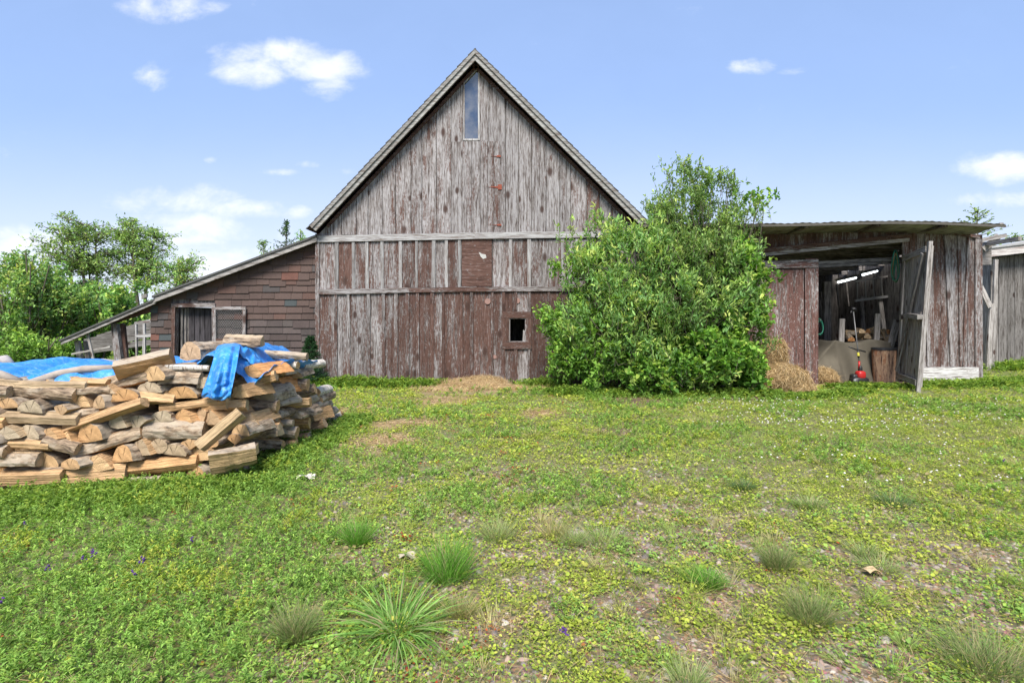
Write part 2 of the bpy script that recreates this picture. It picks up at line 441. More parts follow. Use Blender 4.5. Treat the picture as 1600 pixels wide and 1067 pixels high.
ROPE = plain('hose_green', (.03, .20, .13), .5)
ROPEY = plain('hose_tan', (.30, .23, .10), .6)
STEEL = plain('dull_steel', (.16, .16, .165), .55, .5, .3)
# ------------------------------------------------------------------ barn
YB = 12.4
def bx(u, Y=YB): return (u-800)*Y/F
def bz(v, Y=YB): return EYE+(HZ-v)*Y/F
def pt(u, v, Y=YB): return (bx(u, Y), bz(v, Y))

def build_barn():
    root = thing('barn', 'tall weathered gable barn of grey and red boards with a steep roof', 'barn', (bx(742), YB, 0))
    YF = YB-.30
    A, EL, ER = pt(742, 75, YF), pt(479, 356, YF), pt(1020, 352, YF)      # outer roof line
    def shift(P, Q, dd):
        d = Vector((Q[0]-P[0], Q[1]-P[1])).normalized(); n = Vector((-d.y, d.x))
        if n.y > 0: n = -n
        return (P[0]+n.x*dd, P[1]+n.y*dd), (Q[0]+n.x*dd, Q[1]+n.y*dd)
    BL, BR = bx(497), bx(988)
    gl0, gl1 = shift(EL, A, .20); gr0, gr1 = shift(A, ER, .20)
    LG = lambda p: clipline(clipline(p, gl0, gl1), gr0, gr1)
    def band(u0, u1, vtop, vbot, step, red, y0, th, bright, holes=(), jit=.35, batten=0, bred=.2):
        mb = MB(); bt = MB(); x = bx(u0); xe = bx(u1)
        while x < xe-.02:
            wd = step*(1+rng.uniform(-jit, jit)); x1 = min(x+wd, xe)
            if xe-x1 < .08: x1 = xe
            z0 = bz(vbot)+rng.uniform(-.02, .02); z1 = bz(vtop)
            rects = [rect(x+.008, z0, x1-.008, z1)]
            for (hx0, hz0, hx1, hz1) in holes:
                nr = []
                for r in rects:
                    rx0, rz0, rx1, rz1 = r[0][0], r[0][1], r[2][0], r[2][1]
                    if rx1 <= hx0 or rx0 >= hx1 or rz1 <= hz0 or rz0 >= hz1: nr.append(r); continue
                    if rz0 < hz0: nr.append(rect(rx0, rz0, rx1, hz0))
                    if rz1 > hz1: nr.append(rect(rx0, hz1, rx1, rz1))
                    m0, m1 = max(rz0, hz0), min(rz1, hz1)
                    if rx0 < hx0: nr.append(rect(rx0, m0, hx0, m1))
                    if rx1 > hx1: nr.append(rect(hx1, m0, rx1, m1))
                rects = nr
            rr = red((x+x1)/2); c = (rng.random(), rr, bright+rng.uniform(-.18, .18)); dy = rng.uniform(0, .018)
            for r in rects: mb.prism(LG(r), y0-dy, y0+th, c)
            if batten and x1 < xe-.05 and rng.random() < .93:
                bw = rng.uniform(.028, .045); lean = rng.uniform(-.012, .012)
                cc = (rng.random(), bred+rng.uniform(-.15, .15) if rng.random() < .7 else rr, bright+rng.uniform(-.25, .12))
                rb = [(x1-bw, z0), (x1+bw, z0), (x1+bw+lean, z1), (x1-bw+lean, z1)]; ok = all(not (x1+bw > h[0] and x1-bw < h[2]) for h in holes)
                if ok: bt.prism(LG(rb), y0-.042, y0-.0185, cc)
                else:
                    for (hx0, hz0, hx1, hz1) in holes:
                        if x1+bw > hx0 and x1-bw < hx1:
                            bt.prism([(x1-bw, z0), (x1+bw, z0), (x1+bw, hz0-.12), (x1-bw, hz0-.12)], y0-.042, y0-.0185, cc)
                            if z1 > hz1+.14: bt.prism([(x1-bw, hz1+.12), (x1+bw, hz1+.12), (x1+bw, z1), (x1-bw, z1)], y0-.042, y0-.0185, cc)
            x = x1
        return mb, bt
    win = (bx(797), bz(535), bx(821), bz(496))
    tri = (bx(725), bz(219), bx(748), bz(60))
    ply = (bx(721), bz(448), bx(769), bz(373))
    hatch = (bx(722.5), bz(365), bx(781), bz(222))
    g1, _ = band(497, 988, 60, 368, .335, lambda x: rng.uniform(.0, .36) + (.25 if x > bx(860) else 0)*rng.random(), YB, .03, .55, holes=(tri, hatch), jit=.22)
    g1.build('gable_wall', BARN_W, root)
    bk = MB(); yb0, yb1 = YB+.034, YB+.05
    for r_ in (rect(BL, bz(368), tri[0], 9), rect(tri[2], bz(368), BR, 9), rect(tri[0], bz(368), tri[2], tri[1]), rect(BL, win[3], BR, bz(368)-.001), rect(BL, 0, win[0], win[3]-.001), rect(win[2], 0, BR, win[3]-.001), rect(win[0], 0, win[2], win[1])): bk.prism(LG(r_), yb0, yb1)
    bk.build('sheathing', DARK_W, root)
    m1, b1 = band(499, 988, 374, 455, .37, lambda x: rng.uniform(.25, .65), YB, .03, .5, holes=(ply,), batten=1, bred=.1)
    m1.build('middle_wall', BARN_W, root); b1.build('batten_strip', TRIM_W, root)
    m2, b2 = band(499, 988, 455, 604, .37, lambda x: rng.choice([.35, .45, .55, .65]) + (.1 if bx(660) < x else 0), YB, .03, .45, holes=(win,), batten=1, bred=.55)
    m2.build('lower_wall', BARN_W, root); b2.build('batten_strip', BARN_W, root)
    # plywood patch
    p = MB(); p.prism(rect(ply[0]+.01, ply[1]+.01, ply[2]-.01, ply[3]-.004), YB-.018, YB+.02, (.31, .92, .62), horiz=True)
    po = p.build('plywood_panel', RED_W, root); tag(po, 'red painted plywood patch with a peeled white mark')
    pm = MB(); pm.prism([pt(748, 394), pt(753, 397), pt(759, 398), pt(760, 403), pt(755, 405), pt(751, 401)], YB-.0205, YB-.0175)
    under(po, pm, 'peeled_mark', plain('peeled_paint', (.42, .41, .385), .8))
    # trim bands (slightly sagging)
    tb = MB()
    for (u0, v0, u1, v1, h) in ((497, 374, 742, 369, .155), (742, 369, 988, 366, .155)):
        x0, z0 = pt(u0, v0); x1, z1 = pt(u1, v1)
        tb.prism([(x0, z0-h/2), (x1, z1-h/2), (x1, z1+h/2), (x0, z0+h/2)], YB-.062, YB-.0375, (rng.random(), .1, .65), horiz=True)
    tb.build('trim_board', TRIM_W, root)
    tb = MB()
    for (u0, v0, u1, v1, h, rd) in ((499, 456.5, 640, 453.5, .12, .3), (640, 453.5, 760, 452, .11, .75), (760, 452, 988, 451, .11, .6)):
        x0, z0 = pt(u0, v0); x1, z1 = pt(u1, v1)
        tb.prism([(x0, z0-h/2), (x1, z1-h/2), (x1, z1+h/2), (x0, z0+h/2)], YB-.062, YB-.0375, (rng.random(), rd, .5), horiz=True)
    tb.build('trim_board', BARN_W, root)
    cb = MB(); cb.prism(rect(bx(493.5), 0, bx(500), bz(366)), YB-.045, YB+.10, (.2, .35, .5))
    cb.build('corner_board', BARN_W, root); cb = MB()
    cb.prism(rect(BR-.02, 0, BR+.09, bz(366)), YB-.045, YB+.10, (.6, .45, .5)); cb.build('corner_board', BARN_W, root)
    # hay hatch in the gable, flush boards with hinges
    h = MB(); edges = [722.5, 737, 751, 762, 772, 781]
    for i in range(len(edges)-1):
        h.prism(LG(rect(bx(edges[i])+.004, bz(366), bx(edges[i+1])-.004, bz(221.5))), YB-.02-.004*(i % 2), YB+.02, (rng.random(), (.2, .2, .3, .5, .35)[i], .48))
    ho = h.build('hay_hatch', BARN_W, root)
    for (u, v, wd, hh) in ((773, 293, 20, 4), (774, 245, 15, 1.4), (775, 352, 15, 1.4)):
        q = MB(); q.prism([pt(u-wd/2, v), pt(u+wd/2, v+hh/2), pt(u+wd/2, v-hh/2)], YB-.034, YB-.0255)
        q.prism([pt(u+wd/2-5, v+hh), pt(u+wd/2+1, v+hh), pt(u+wd/2+1, v-hh), pt(u+wd/2-5, v-hh)], YB-.040, YB-.0345)
        under(ho, q, 'hinge', RUST)
    # triangular-topped window
    GL, tg, gb = mat_new('window_glass'); gb.inputs['Base Color'].default_value = (.05, .06, .075, 1); gb.inputs['Roughness'].default_value = .06
    gb.inputs['Specular IOR Level'].default_value = .9; gb.inputs['Coat Weight'].default_value = 1.0
    ng = tg.noise(geo_pos(tg), 2.0, 4, .6); tg.l.new(tg.ramp(ng, [(.35, (.035, .055, .10)), (.65, (.17, .17, .18))]), gb.inputs['Base Color'])
    fr = MB(); g = MB()
    g.prism(LG([pt(726, 218), pt(747, 218), pt(747, 108), pt(726, 131)]), YB+.012, YB+.018)
    for pts in ([pt(724, 220), pt(726, 220), pt(726, 128), pt(724, 130)], [pt(747, 220), pt(749.5, 220), pt(749.5, 103), pt(747, 106)],
                [pt(726, 220.5), pt(747, 220.5), pt(747, 217.5), pt(726, 217.5)], [pt(726, 131.5), pt(747, 109), pt(747, 106), pt(726, 128)]):
        fr.prism(LG(pts), YB-.03, YB+.03, (.3, .05, .8))
    fr.prism(LG([pt(724, 130), pt(747, 106), pt(747, 96), pt(724, 114)]), YB-.012, YB+.02, (.5, .15, .62), horiz=True)
    fo = fr.build('window', TRIM_W, root); under(fo, g, 'pane', GL)
    # small window hole with frame
    fr = MB(); yo = YB-.055
    fr.prism([pt(785, 545), pt(830, 545), pt(830, 534), pt(785, 534)], yo, YB, (.1, .72, .42), horiz=True)
    fr.prism([pt(786, 497), pt(830, 497), pt(830, 487), pt(786, 487)], yo, YB, (.4, .70, .42), horiz=True)
    fr.prism([pt(785, 534), pt(795, 534), pt(796, 497), pt(786, 497)], yo+.004, YB, (.5, .74, .42))
    fr.prism([pt(822, 534), pt(830, 534), pt(830, 497), pt(822, 497)], yo+.004, YB, (.8, .74, .42))
    fr.prism(rect(bx(795), bz(534.5), bx(797), bz(497)), YB-.03, YB+.16, (.7, .2, .5)); fr.prism(rect(bx(820.3), bz(534.5), bx(822), bz(497)), YB-.03, YB+.16, (.7, .2, .5))
    fr.prism(rect(bx(797), bz(498.4), bx(820.3), bz(496)), YB-.028, YB+.16, (.3, .2, .6)); fr.prism(rect(bx(797), bz(536), bx(820.3), bz(533.5)), YB-.028, YB+.16, (.3, .2, .55))
    fo = fr.build('window', BARN_W, root)
    j = MB(); j.prism([pt(816.5, 533.5), pt(820, 533.5), pt(820, 517), pt(817.5, 515)], YB+.02, YB+.06, (.4, .2, .6)); under(fo, j, 'broken_board', TRIM_W)
    RPM = plain('round_patch', (.26, .155, .13), .8)
    for (u, v, r) in ((762, 471, 4.5), (808, 470, 4.5), (773, 557.5, 3.2)):
        rp = MB()
        c = pt(u, v); rr = r*YB/F
        rp.prism([(c[0]+rr*math.cos(a*math.pi/8), c[1]+rr*math.sin(a*math.pi/8)) for a in range(16)], YB-.028, YB-.016, (.2, .3, .5))
        rp.build('round_patch', RPM, root)
    # other walls and dark inside
    D = 9.0
    for X, s in ((BL, 1), (BR+.03, -1)):
        y = YB+.10; sw = MB()
        while y < YB+D:
            sw.prism(rect(X, 0, X+.03, bz(362)), y, y+.33, (rng.random(), rng.uniform(.4, .8), .45)); y += .335
        sw.build('side_wall', BARN_W, root)
    bw = MB(); x = BL+.03
    while x < BR: bw.prism(LG(rect(x, 0, x+.32, 9)), YB+D, YB+D+.03, (rng.random(), .6, .45)); x += .325
    bw.build('back_wall', BARN_W, root)
    lin = MB(); lin.prism(rect(BL+.05, .02, BR-.05, bz(370)), YB+1.6, YB+1.63); lin.build('inner_partition', DARK_W, root)
    # roof: boards below, shingle courses above, rake boards on the front edge
    rf = MB(); un = MB()
    for (P, Q, sgn) in ((A, EL, -1), (A, ER, 1)):
        d = Vector((Q[0]-P[0], 0, Q[1]-P[1])); L = d.length; d.normalize(); n = Vector((-d.z*sgn, 0, d.x*sgn))
        if n.z < 0: n = -n
        ang = n
        k = 0; step = .19; t = 0
        while t < L:
            o = rng.uniform(-.012, .012)
            yy = YF-.02+o; t1 = min(t+step+.05, L+.03)
            while yy < YB+D+.2:
                wv = rng.uniform(.5, .9) if yy < YB+1 else 3.0
                y1 = min(yy+wv, YB+D+.25); lift = rng.uniform(0, .006)
                a = Vector((P[0], 0, P[1]))+d*t; b = Vector((P[0], 0, P[1]))+d*t1
                q = [a-n*.034, b-n*(.020-lift), b-n*(.002-lift), a-n*.022]
                pts = [(v.x, v.z) for v in q]
                ar = sum(pts[i][0]*pts[(i+1) % 4][1]-pts[(i+1) % 4][0]*pts[i][1] for i in range(4))
                if ar < 0: pts.reverse()
                cc = rng.uniform(.055, .11); rf.prism(pts, yy, y1-.006, (cc*1.0, cc*.99, cc*.94)); yy = y1
            t += step
        a = Vector((P[0], 0, P[1])); b = a+d*(L)
        q = [a-n*.036, b-n*.036, b-n*.062, a-n*.062-d*0]
        pts = [(v.x, v.z) for v in q]; ar = sum(pts[i][0]*pts[(i+1) % 4][1]-pts[(i+1) % 4][0]*pts[i][1] for i in range(4))
        if ar < 0: pts.reverse()
        un.prism(pts, YF+.03, YB+D+.2, (rng.random(), .85, .42))
    rfo = rf.build('roof', SHING, root); under(rfo, un, 'roof_boards', RED_W)
    rk = MB()
    for (P, Q, sgn, uu) in ((A, EL, -1, 0), (A, ER, 1, 1)):
        d = Vector((Q[0]-P[0], Q[1]-P[1])); L = d.length; d.normalize(); n = Vector((-d.y, d.x))
        if n.y > 0: n = -n
        P = Vector(P); cuts = [0, L*.37, L*.72, L*.985]
        for i in range(3):
            a = P+d*(cuts[i]+(.0 if i == 0 else .004)); b = P+d*cuts[i+1]
            for (o0, o1, yf, rd, br) in ((.036, .105, YF-.025, .0, .55), (.106, .20, YF+.01, .12, .75)):
                pts = [tuple(a+n*o0), tuple(a+n*o1), tuple(b+n*o1), tuple(b+n*o0)]
                if i == 0:  # mitre on the ridge line
                    k = d.x/d.y if abs(d.y) > 1e-6 else 0
                    pts[0] = (P.x, (a+n*o0).y-(a.x+n.x*o0-P.x)*d.y/d.x); pts[1] = (P.x, (a+n*o1).y-(a.x+n.x*o1-P.x)*d.y/d.x)
                ar = sum(pts[j][0]*pts[(j+1) % 4][1]-pts[(j+1) % 4][0]*pts[j][1] for j in range(4))
                if ar < 0: pts.reverse()
                rk.prism(pts, yf, YF+.06, (rng.random(), rd, br-.2+rng.uniform(-.08, .08)), horiz=True)
        un2 = MB(); pts = [tuple(P+n*.21), tuple(P+n*.235), tuple(P+d*L*.97+n*.235), tuple(P+d*L*.97+n*.21)]
    rk.build('rake_board', timber('rake_board', pale=(.31, .305, .29), mid=(.21, .195, .18), dark=(.15, .12, .10), amount=-.12, knots=False), root)
    # red strip where boards meet soffit
    st = MB()
    for (P, Q) in ((gl0, gl1), (gr0, gr1)):
        d = Vector((Q[0]-P[0], Q[1]-P[1])).normalized(); n = Vector((-d.y, d.x))
        if n.y > 0: n = -n
        p0, p1 = Vector(P), Vector(Q)
        if P == gl0: p0 = p0+d*.33; p1 = p1-d*.05
        else: p1 = p1-d*.40; p0 = p0+d*.05
        pts = [tuple(p0), tuple(p0+n*.07), tuple(p1+n*.07), tuple(p1)]
        ar = sum(pts[j][0]*pts[(j+1) % 4][1]-pts[(j+1) % 4][0]*pts[j][1] for j in range(4))
        if ar < 0: pts.reverse()
        st.prism(pts, YB-.045, YB-.013, (rng.random(), .8, .6), horiz=True)
    st.build('soffit_strip', RED_W, root)
build_barn()

# ------------------------------------------------------------------ lean-to with shingled wall (left)
YL = 12.55
def build_leanto():
    root = thing('shingled_lean_to', 'low lean-to clad in brown red shingles with a sagging open end, left of the barn', 'lean-to', (bx(400, YL), YL, 0))
    P = lambda u, v: pt(u, v, YL)
    P0, P1, P2 = P(237, 474), P(496, 372), P(92, 540)       # under-roof line
    top = lambda p: clipline(p, P0, P1)
    # shingle courses
    palette = [(.080, .053, .045)]*9+[(.095, .054, .043)]*4+[(.070, .060, .058)]*3+[(.058, .068, .070)]*1+[(.115, .052, .039)]*1
    mb = MB(); z = bz(606, YL); row = 0; ex = .168
    door = (bx(270, YL), 0, bx(336, YL), bz(477, YL))
    while z < bz(360, YL):
        z1 = z+ex+.02; x = bx(236, YL)-rng.uniform(0, .3); dz = rng.uniform(-.008, .008)
        v_here = HZ-(z-EYE)*F/YL
        while x < bx(493, YL):
            wd = rng.uniform(.24, .46); x1 = x+wd
            c = palette[rng.randrange(len(palette))] if rng.random() < .45 else palette[rng.randrange(9)]
            if v_here > 505: c = rng.choice([(.070, .051, .047), (.074, .057, .053), (.064, .052, .048)]) if x > bx(330, YL) else rng.choice(palette)
            k = rng.uniform(.8, 1.15); c = tuple(q*k for q in c)
            xa, xb = max(x+.003, bx(236, YL)), min(x1-.003, bx(493, YL)); drop = rng.uniform(0, .012) if rng.random() < .85 else .04
            pcs = [rect(xa, z-drop+dz, xb, z1)]
            if z < door[3]:
                if xa < door[2] and xb > door[0]:
                    pcs = []
                    if xa < door[0]: pcs.append(rect(xa, z-drop+dz, door[0], z1))
                    if xb > door[2]: pcs.append(rect(door[2], z-drop+dz, xb, z1))
            for pc in pcs:
                q = top(pc)
                if len(q) >= 3 and xb > xa:
                    b = len(mb.v); mb.prism(q, YL, YL+.012, c)
                    for i in range(b, len(mb.v)):       # tilt the course outwards at its foot
                        vx, vy, vz = mb.v[i]; mb.v[i] = (vx, vy-.026*(z1-vz)/ex, vz)
            x = x1
        z += ex; row += 1
    # low courses above the open end
    for (pts, c) in (([P(175, 500), P(238, 476), P(238, 487), P(176, 506)], (.10, .05, .042)), ([P(176, 507), P(238, 488), P(250, 486), P(250, 478), P(238, 476)][:3]+[], (.1, .05, .04))):
        if len(pts) == 4:
            mb.prism(pts, YL-.01, YL+.02, c)
    mb.prism([P(140, 514), P(176, 505), P(248, 480), P(236, 478), P(150, 510)][:3]+[P(238, 474)], YL-.004, YL+.02, (.095, .05, .042))
    mb.build('shingle_wall', SHING, root)
    bk = MB(); bk.prism(top(rect(bx(238, YL), 0, door[0], 5)), YL+.016, YL+.04); bk.prism(top(rect(door[2], 0, bx(493, YL), 5)), YL+.016, YL+.04)
    bk.prism(top(rect(door[0], door[3], door[2], 5)), YL+.016, YL+.04); bk.build('sheathing', DARK_W, root)
    # doorway
    fr = MB()
    fr.prism([P(269, 602), P(274, 602), P(275.5, 476), P(270, 476)], YL-.05, YL+.10, (.3, .6, .5))
    fr.prism([P(270, 480), P(338, 480), P(338, 474), P(270, 474)], YL-.056, YL+.10, (.6, .35, .6), horiz=True)
    fr.prism([P(334.5, 602), P(338, 602), P(338, 480), P(334, 480)], YL-.04, YL+.10, (.8, .5, .5))
    fr.build('door_frame', BARN_W, root)
    dr = MB(); us = [288, 297, 306, 314, 323, 334]
    for i in range(5): dr.prism([P(us[i]+.4, 604), P(us[i+1]-.4, 604), P(us[i+1]-.4, 481), P(us[i]+.4, 481)], YL+.16+.006*(i % 2), YL+.19, (rng.random(), .4, .35))
    dr.prism(rect(bx(289, YL), .4, bx(333, YL), .5), YL+.191, YL+.22)
    dr.build('door', timber('old_grey_door', pale=(.07, .063, .07), mid=(.04, .036, .039), dark=(.02, .018, .02), paint=(.04, .03, .03), amount=-.1), root)
    jb = MB()
    for u in (277, 281.5, 285.5): jb.prism([P(u, 604), P(u+3, 604), P(u+3, 481), P(u, 481)], YL+.13+(u-277)*.006, YL+.2, (rng.random(), .3, .6))
    jb.build('door_jamb', DARK_W, root)
    # hanging screen sash with wire mesh
    sh = MB(); y0, y1 = YL-.10, YL-.065
    sh.prism([P(335, 542), P(341, 542), P(340.5, 484), P(334.5, 484)], y0, y1, (.1, .3, .6))
    sh.prism([P(382, 530), P(386.5, 530), P(387, 484), P(382, 484)], y0, y1, (.7, .2, .65))
    sh.prism([P(334.5, 484), P(387, 484), P(387, 479), P(334.5, 480)], y0-.004, y1, (.5, .2, .7), horiz=True)
    sh.prism([P(341, 534), P(382, 533), P(382, 528.5), P(341, 529)], y0, y1, (.2, .75, .5), horiz=True)
    so_ = sh.build('screen_sash', BARN_W, root)
    wm = MB(); ym = YL-.08
    xa, za = P(341, 529); xb, zb = P(382, 484); st = .055
    k = xa-1.0
    while k < xb+.1:
        for s in (1, -1):
            a = Vector((k, ym, za)); b = Vector((k+s*(zb-za)*.7, ym, zb))
            if s == -1: a.x += .7; b.x += .7
            # clip in x
            def cl(p, q):
                for lim, sg in ((xa, 1), (xb, -1)):
                    if (p.x-lim)*sg < 0 and (q.x-lim)*sg < 0: return None
                    if (p.x-lim)*sg < 0: p = p+(q-p)*((lim-p.x)/(q.x-p.x))
                    if (q.x-lim)*sg < 0: q = p+(q-p)*((lim-p.x)/(q.x-p.x))
                return p, q
            r = cl(a, b)
            if r and (r[0]-r[1]).length > .02: wm.beam(r[0], r[1], .004, .004)
        k += st
    under(so_, wm, 'wire_mesh', plain('wire', (.22, .22, .22), .5, .4))
    # open greenhouse-like end: posts, rails, leaning sashes, back boards
    fp = MB(); y = YL
    fp.prism([P(182, 572), P(193, 572), P(184, 506), P(175, 505)], y-.05, y+.06, (.3, .25, .55))
    fp.prism([P(190, 568), P(196, 567), P(190, 506), P(184, 505)], y+.07, y+.14, (.2, .75, .4))
    fp.build('post', BARN_W, root)
    fp = MB(); fp.prism([P(120, 566), P(128, 566), P(121, 532), P(114, 532)], y+.02, y+.10, (.3, .1, .5)); fp.prism([P(126, 566), P(133, 566), P(128, 534), P(123, 533)], y+.12, y+.2, (.6, .1, .35))
    fp.build('post', GREY_W, root)
    rl = MB()
    rl.beam((*P(116, 553)[:1], y-.06, P(116, 553)[1]), (P(176, 541)[0], y-.06, P(176, 541)[1]), .045, .05, (.5, .1, .7), up=(0, 1, 0))
    rl.beam((P(143, 522)[0], y-.11, P(143, 522)[1]), (P(152, 562)[0], y-.11, P(152, 562)[1]), .05, .04, (.9, .1, .7), up=(0, 1, 0))
    rl.build('leaning_sash', GREY_W, root)
    ws = MB(); yw = y+1.3; Q = lambda u, v: pt(u, v, yw)
    for (a, b, c, dd) in ((212, 214, 503, 575), (223, 227, 502, 575), (237, 239, 500, 575)):
        ws.prism([Q(a, dd), Q(b, dd), Q(b-1, c), Q(a-1, c)], yw, yw+.05, (.4, .2, .75))
    ws.prism([Q(211, 527), Q(240, 526), Q(240, 521.5), Q(211, 523)], yw-.004, yw+.04, (.4, .1, .8), horiz=True)
    ws.prism([Q(210, 507), Q(240, 503), Q(240, 498), Q(210, 503)], yw-.004, yw+.04, (.4, .8, .5), horiz=True)
    ws.build('old_window_frame', TRIM_W, root)
    bb = MB(); yb = y+2.3; R_ = lambda u, v: pt(u, v, yb)
    for (u0, v0, u1, v1, h) in ((132, 543, 238, 520, 12), (130, 534, 240, 509, 8), (150, 527, 236, 502, 7), (132, 549, 238, 534, 9)):
        bb.prism([R_(u0, v0+h/2), R_(u1, v1+h/2), R_(u1, v1-h/2), R_(u0, v0-h/2)], yb+rng.uniform(0, .03), yb+.05+rng.random()*.01, (rng.random(), .1, .05), horiz=True)
    bb.build('back_boards', GREY_W, root)
    # roof slabs with shingle edge and fascia
    def roofpiece(Pa, Pb, y0, y1, thick, name, fasc, mi):
        r = MB(); r.prism([Pa, (Pa[0], Pa[1]-thick), (Pb[0], Pb[1]-thick), Pb], y0, y1, (.075, .075, .072)); 
        ro = r.build(name, mi, root)
        f = MB(); t0 = thick+.004
        f.prism([(Pa[0]+.02, Pa[1]-t0), (Pa[0]+.02, Pa[1]-t0-fasc), (Pb[0], Pb[1]-t0-fasc), (Pb[0], Pb[1]-t0)], y0+.03, y0+.06, (rng.random(), .15, .62), horiz=True)
        under(ro, f, 'fascia_board', GREY_W)
    yo = YL-.28
    roofpiece(pt(237, 462, yo), pt(494, 366.5, yo), yo, YL+5.5, .05, 'roof', .11, SHING)
    roofpiece(pt(92, 531, yo+.02), pt(241, 466.5, yo+.02), yo+.02, YL+.12, .045, 'roof', .07, SHING)
    sw = MB(); sw.prism(rect(bx(237, YL), 0, bx(238.8, YL), bz(478, YL)), YL+.045, YL+5.3); sw.prism(rect(bx(238.8, YL), 0, bx(493, YL), 2.6), YL+5.3, YL+5.35); sw.build('inner_wall', DARK_W, root)
    bx_ = MB(); bx_.prism([P(236, 468), P(244, 465), P(244, 460), P(236, 462)], yo-.05, yo-.005, (.4, .3, .3)); bx_.build('roof_bracket', GREY_W, root)
build_leanto()
# ------------------------------------------------------------------ open work shed (right)
YS = 12.3
def build_shed():
    root = thing('work_shed', 'low weathered shed with flat metal roof and an open doorway, right of the bush', 'shed', (bx(1350, YS), YS, 0))
    P = lambda u, v: pt(u, v, YS)
    X0 = bx(1000, YS)
    lin = lambda u: 405-(u-1155)*27/262.0          # lintel underside row
    # upper boards
    mb = MB(); x = X0; xe = bx(1412, YS)
    while x < xe:
        x1 = min(x+rng.uniform(.22, .40), xe); u0 = x*F/YS+800; u1 = x1*F/YS+800
        mb.prism([(x+.004, bz(lin(u0)-2, YS)), (x1-.004, bz(lin(u1)-2, YS)), (x1-.004, bz(358, YS)), (x+.004, bz(358, YS))], YS-rng.uniform(0, .01), YS+.03, (rng.random(), rng.uniform(.3, .75), .45)); x = x1
    # boards left of the doorway (behind bush)
    x = X0
    while x < bx(1150, YS):
        x1 = min(x+rng.uniform(.22, .36), bx(1150, YS)); mb.prism([(x+.003, -.05), (x1-.003, -.05), (x1-.003, bz(407, YS)), (x+.003, bz(407, YS))], YS-.01*rng.random(), YS+.03, (rng.random(), .7, .4)); x = x1
    # right bay, boards lean a little
    us = [1410, 1421, 1433, 1447, 1459, 1470, 1481, 1497, 1511, 1521.5]
    bt = MB()
    for i in range(len(us)-1):
        l = 0 if i < 4 else rng.uniform(-1.5, .5)
        rd = (.5, .5, .45, .35, .62, .5, .35, .42, .5)[i]
        mb.prism([P(us[i]+.3+l*0, 573), P(us[i+1]-.3, 573), P(us[i+1]-.3, 361+i*.9), P(us[i]+.3, 361+i*.9)], YS-.012*rng.random(), YS+.03, (rng.random(), rd, .55))
    mb.build('front_wall', BARN_W, root)
    for (ub, ut, wd) in ((1449.5, 1446, 2.2), (1486, 1477, 3), (1500.5, 1497, 2.2), (1503, 1512, 1.6)):
        bt = MB(); bt.prism([P(ub-wd, 572), P(ub+wd, 572), P(ut+wd, 368), P(ut-wd, 368)], YS-.04, YS-.0125, (rng.random(), rng.uniform(.2, .6), .6)); bt.build('batten_strip', BARN_W, root)
    cp = MB(); cp.prism([P(1521.5, 594), P(1533, 590), P(1532, 368), P(1521.5, 366)], YS-.05, YS+.12, (.35, .42, .6)); cp.build('corner_board', BARN_W, root)
    sl = MB(); sl.prism([P(1432, 593), P(1524, 595), P(1524, 573.5), P(1432, 573.5)], YS-.09, YS+.05, (.15, .05, .85), horiz=True); sl.build('sill_board', timber('sill_paint', pale=(.42, .41, .40), mid=(.26, .24, .23), dark=(.10, .08, .07), amount=-.02, knots=False), root)
    # lintel: red rail above a pale board
    ln = MB()
    for (u0, u1) in ((1155, 1290), (1290, 1417)):
        for (o0, o1, yf, rd, br) in ((0, -5.5, .085, .02, .75), (-5.6, -12, .12, .70, .5)):
            ln.prism([P(u0, lin(u0)+o0), P(u1, lin(u1)+o0), P(u1, lin(u1)+o1), P(u0, lin(u0)+o1)], YS-yf, YS-.014, (rng.random(), rd, br), horiz=True)
    ln.build('door_track', BARN_W, root)
    # plate and roof
    pl = MB()
    pl.prism([P(1000, 367), P(1462, 359), P(1462, 353), P(1000, 361)], YS-.09, YS-.016, (.2, .6, .4), horiz=True)
    pl.prism([P(1462, 364), P(1527, 373), P(1527, 369), P(1462, 360)], YS-.07, YS-.016, (.6, .6, .45), horiz=True); pl.build('wall_plate', BARN_W, root)
    for (u, v) in ((1180, 351), (1252, 351), (1364, 348.5), (1468, 349.5)):
        r = MB(); yf = YS-.85
        a = pt(u+9, v+1, yf); r.beam((a[0], yf, a[1]-.0), (bx(u-8, YS), YS+5.4, bz(v+6, YS)-.15), .10, .12, (rng.random(), .5, .42)); r.build('rafter', BARN_W, root)
    rf = MB(); yf = YS-.95
    tin, t, b = mat_new('tin_roof'); pz_ = geo_pos(t); nn = t.noise(pz_, 3, 6, .65)
    t.l.new(t.ramp(nn, [(.3, (.09, .08, .06)), (.55, (.24, .235, .19)), (.8, (.36, .36, .32))]), b.inputs['Base Color']); b.inputs['Roughness'].default_value = .55; b.inputs['Metallic'].default_value = .35
    RX0, RX1 = bx(1000, yf), bx(1572, yf)
    def roof_z(s, tt):
        u = 1000+s*572
        v = 349.5-4.5*math.exp(-((u-1400)/130)**2)+1.5*max(0, (u-1480)/90)
        return bz(v, yf)-tt*.62+.10*max(0, (u-1440)/130)**2*(1-tt)*0
    nu = 260
    def fn(i, j):
        x = RX0+(RX1-RX0)*i; return (x, yf+j*6.6, roof_z(i, j)+.007*math.sin(x*2*math.pi/.16)+(.006*math.sin(x*9) if j < .5 else 0))
    rf.grid(fn, nu, 6); ro = rf.build('roof', tin, root, smooth=True)
    sm = ro.modifiers.new('thickness', 'SOLIDIFY'); sm.thickness = .006
    ed = MB(); ed.grid(lambda i, j: (RX0+(RX1-RX0)*i, yf+.015, roof_z(i, 0)-.022-.05*j), 60, 1)
    eo = under(ro, ed, 'drip_edge', plain('drip_edge', (.10, .09, .075), .7, .2)); q = eo.modifiers.new('thickness', 'SOLIDIFY'); q.thickness = .02
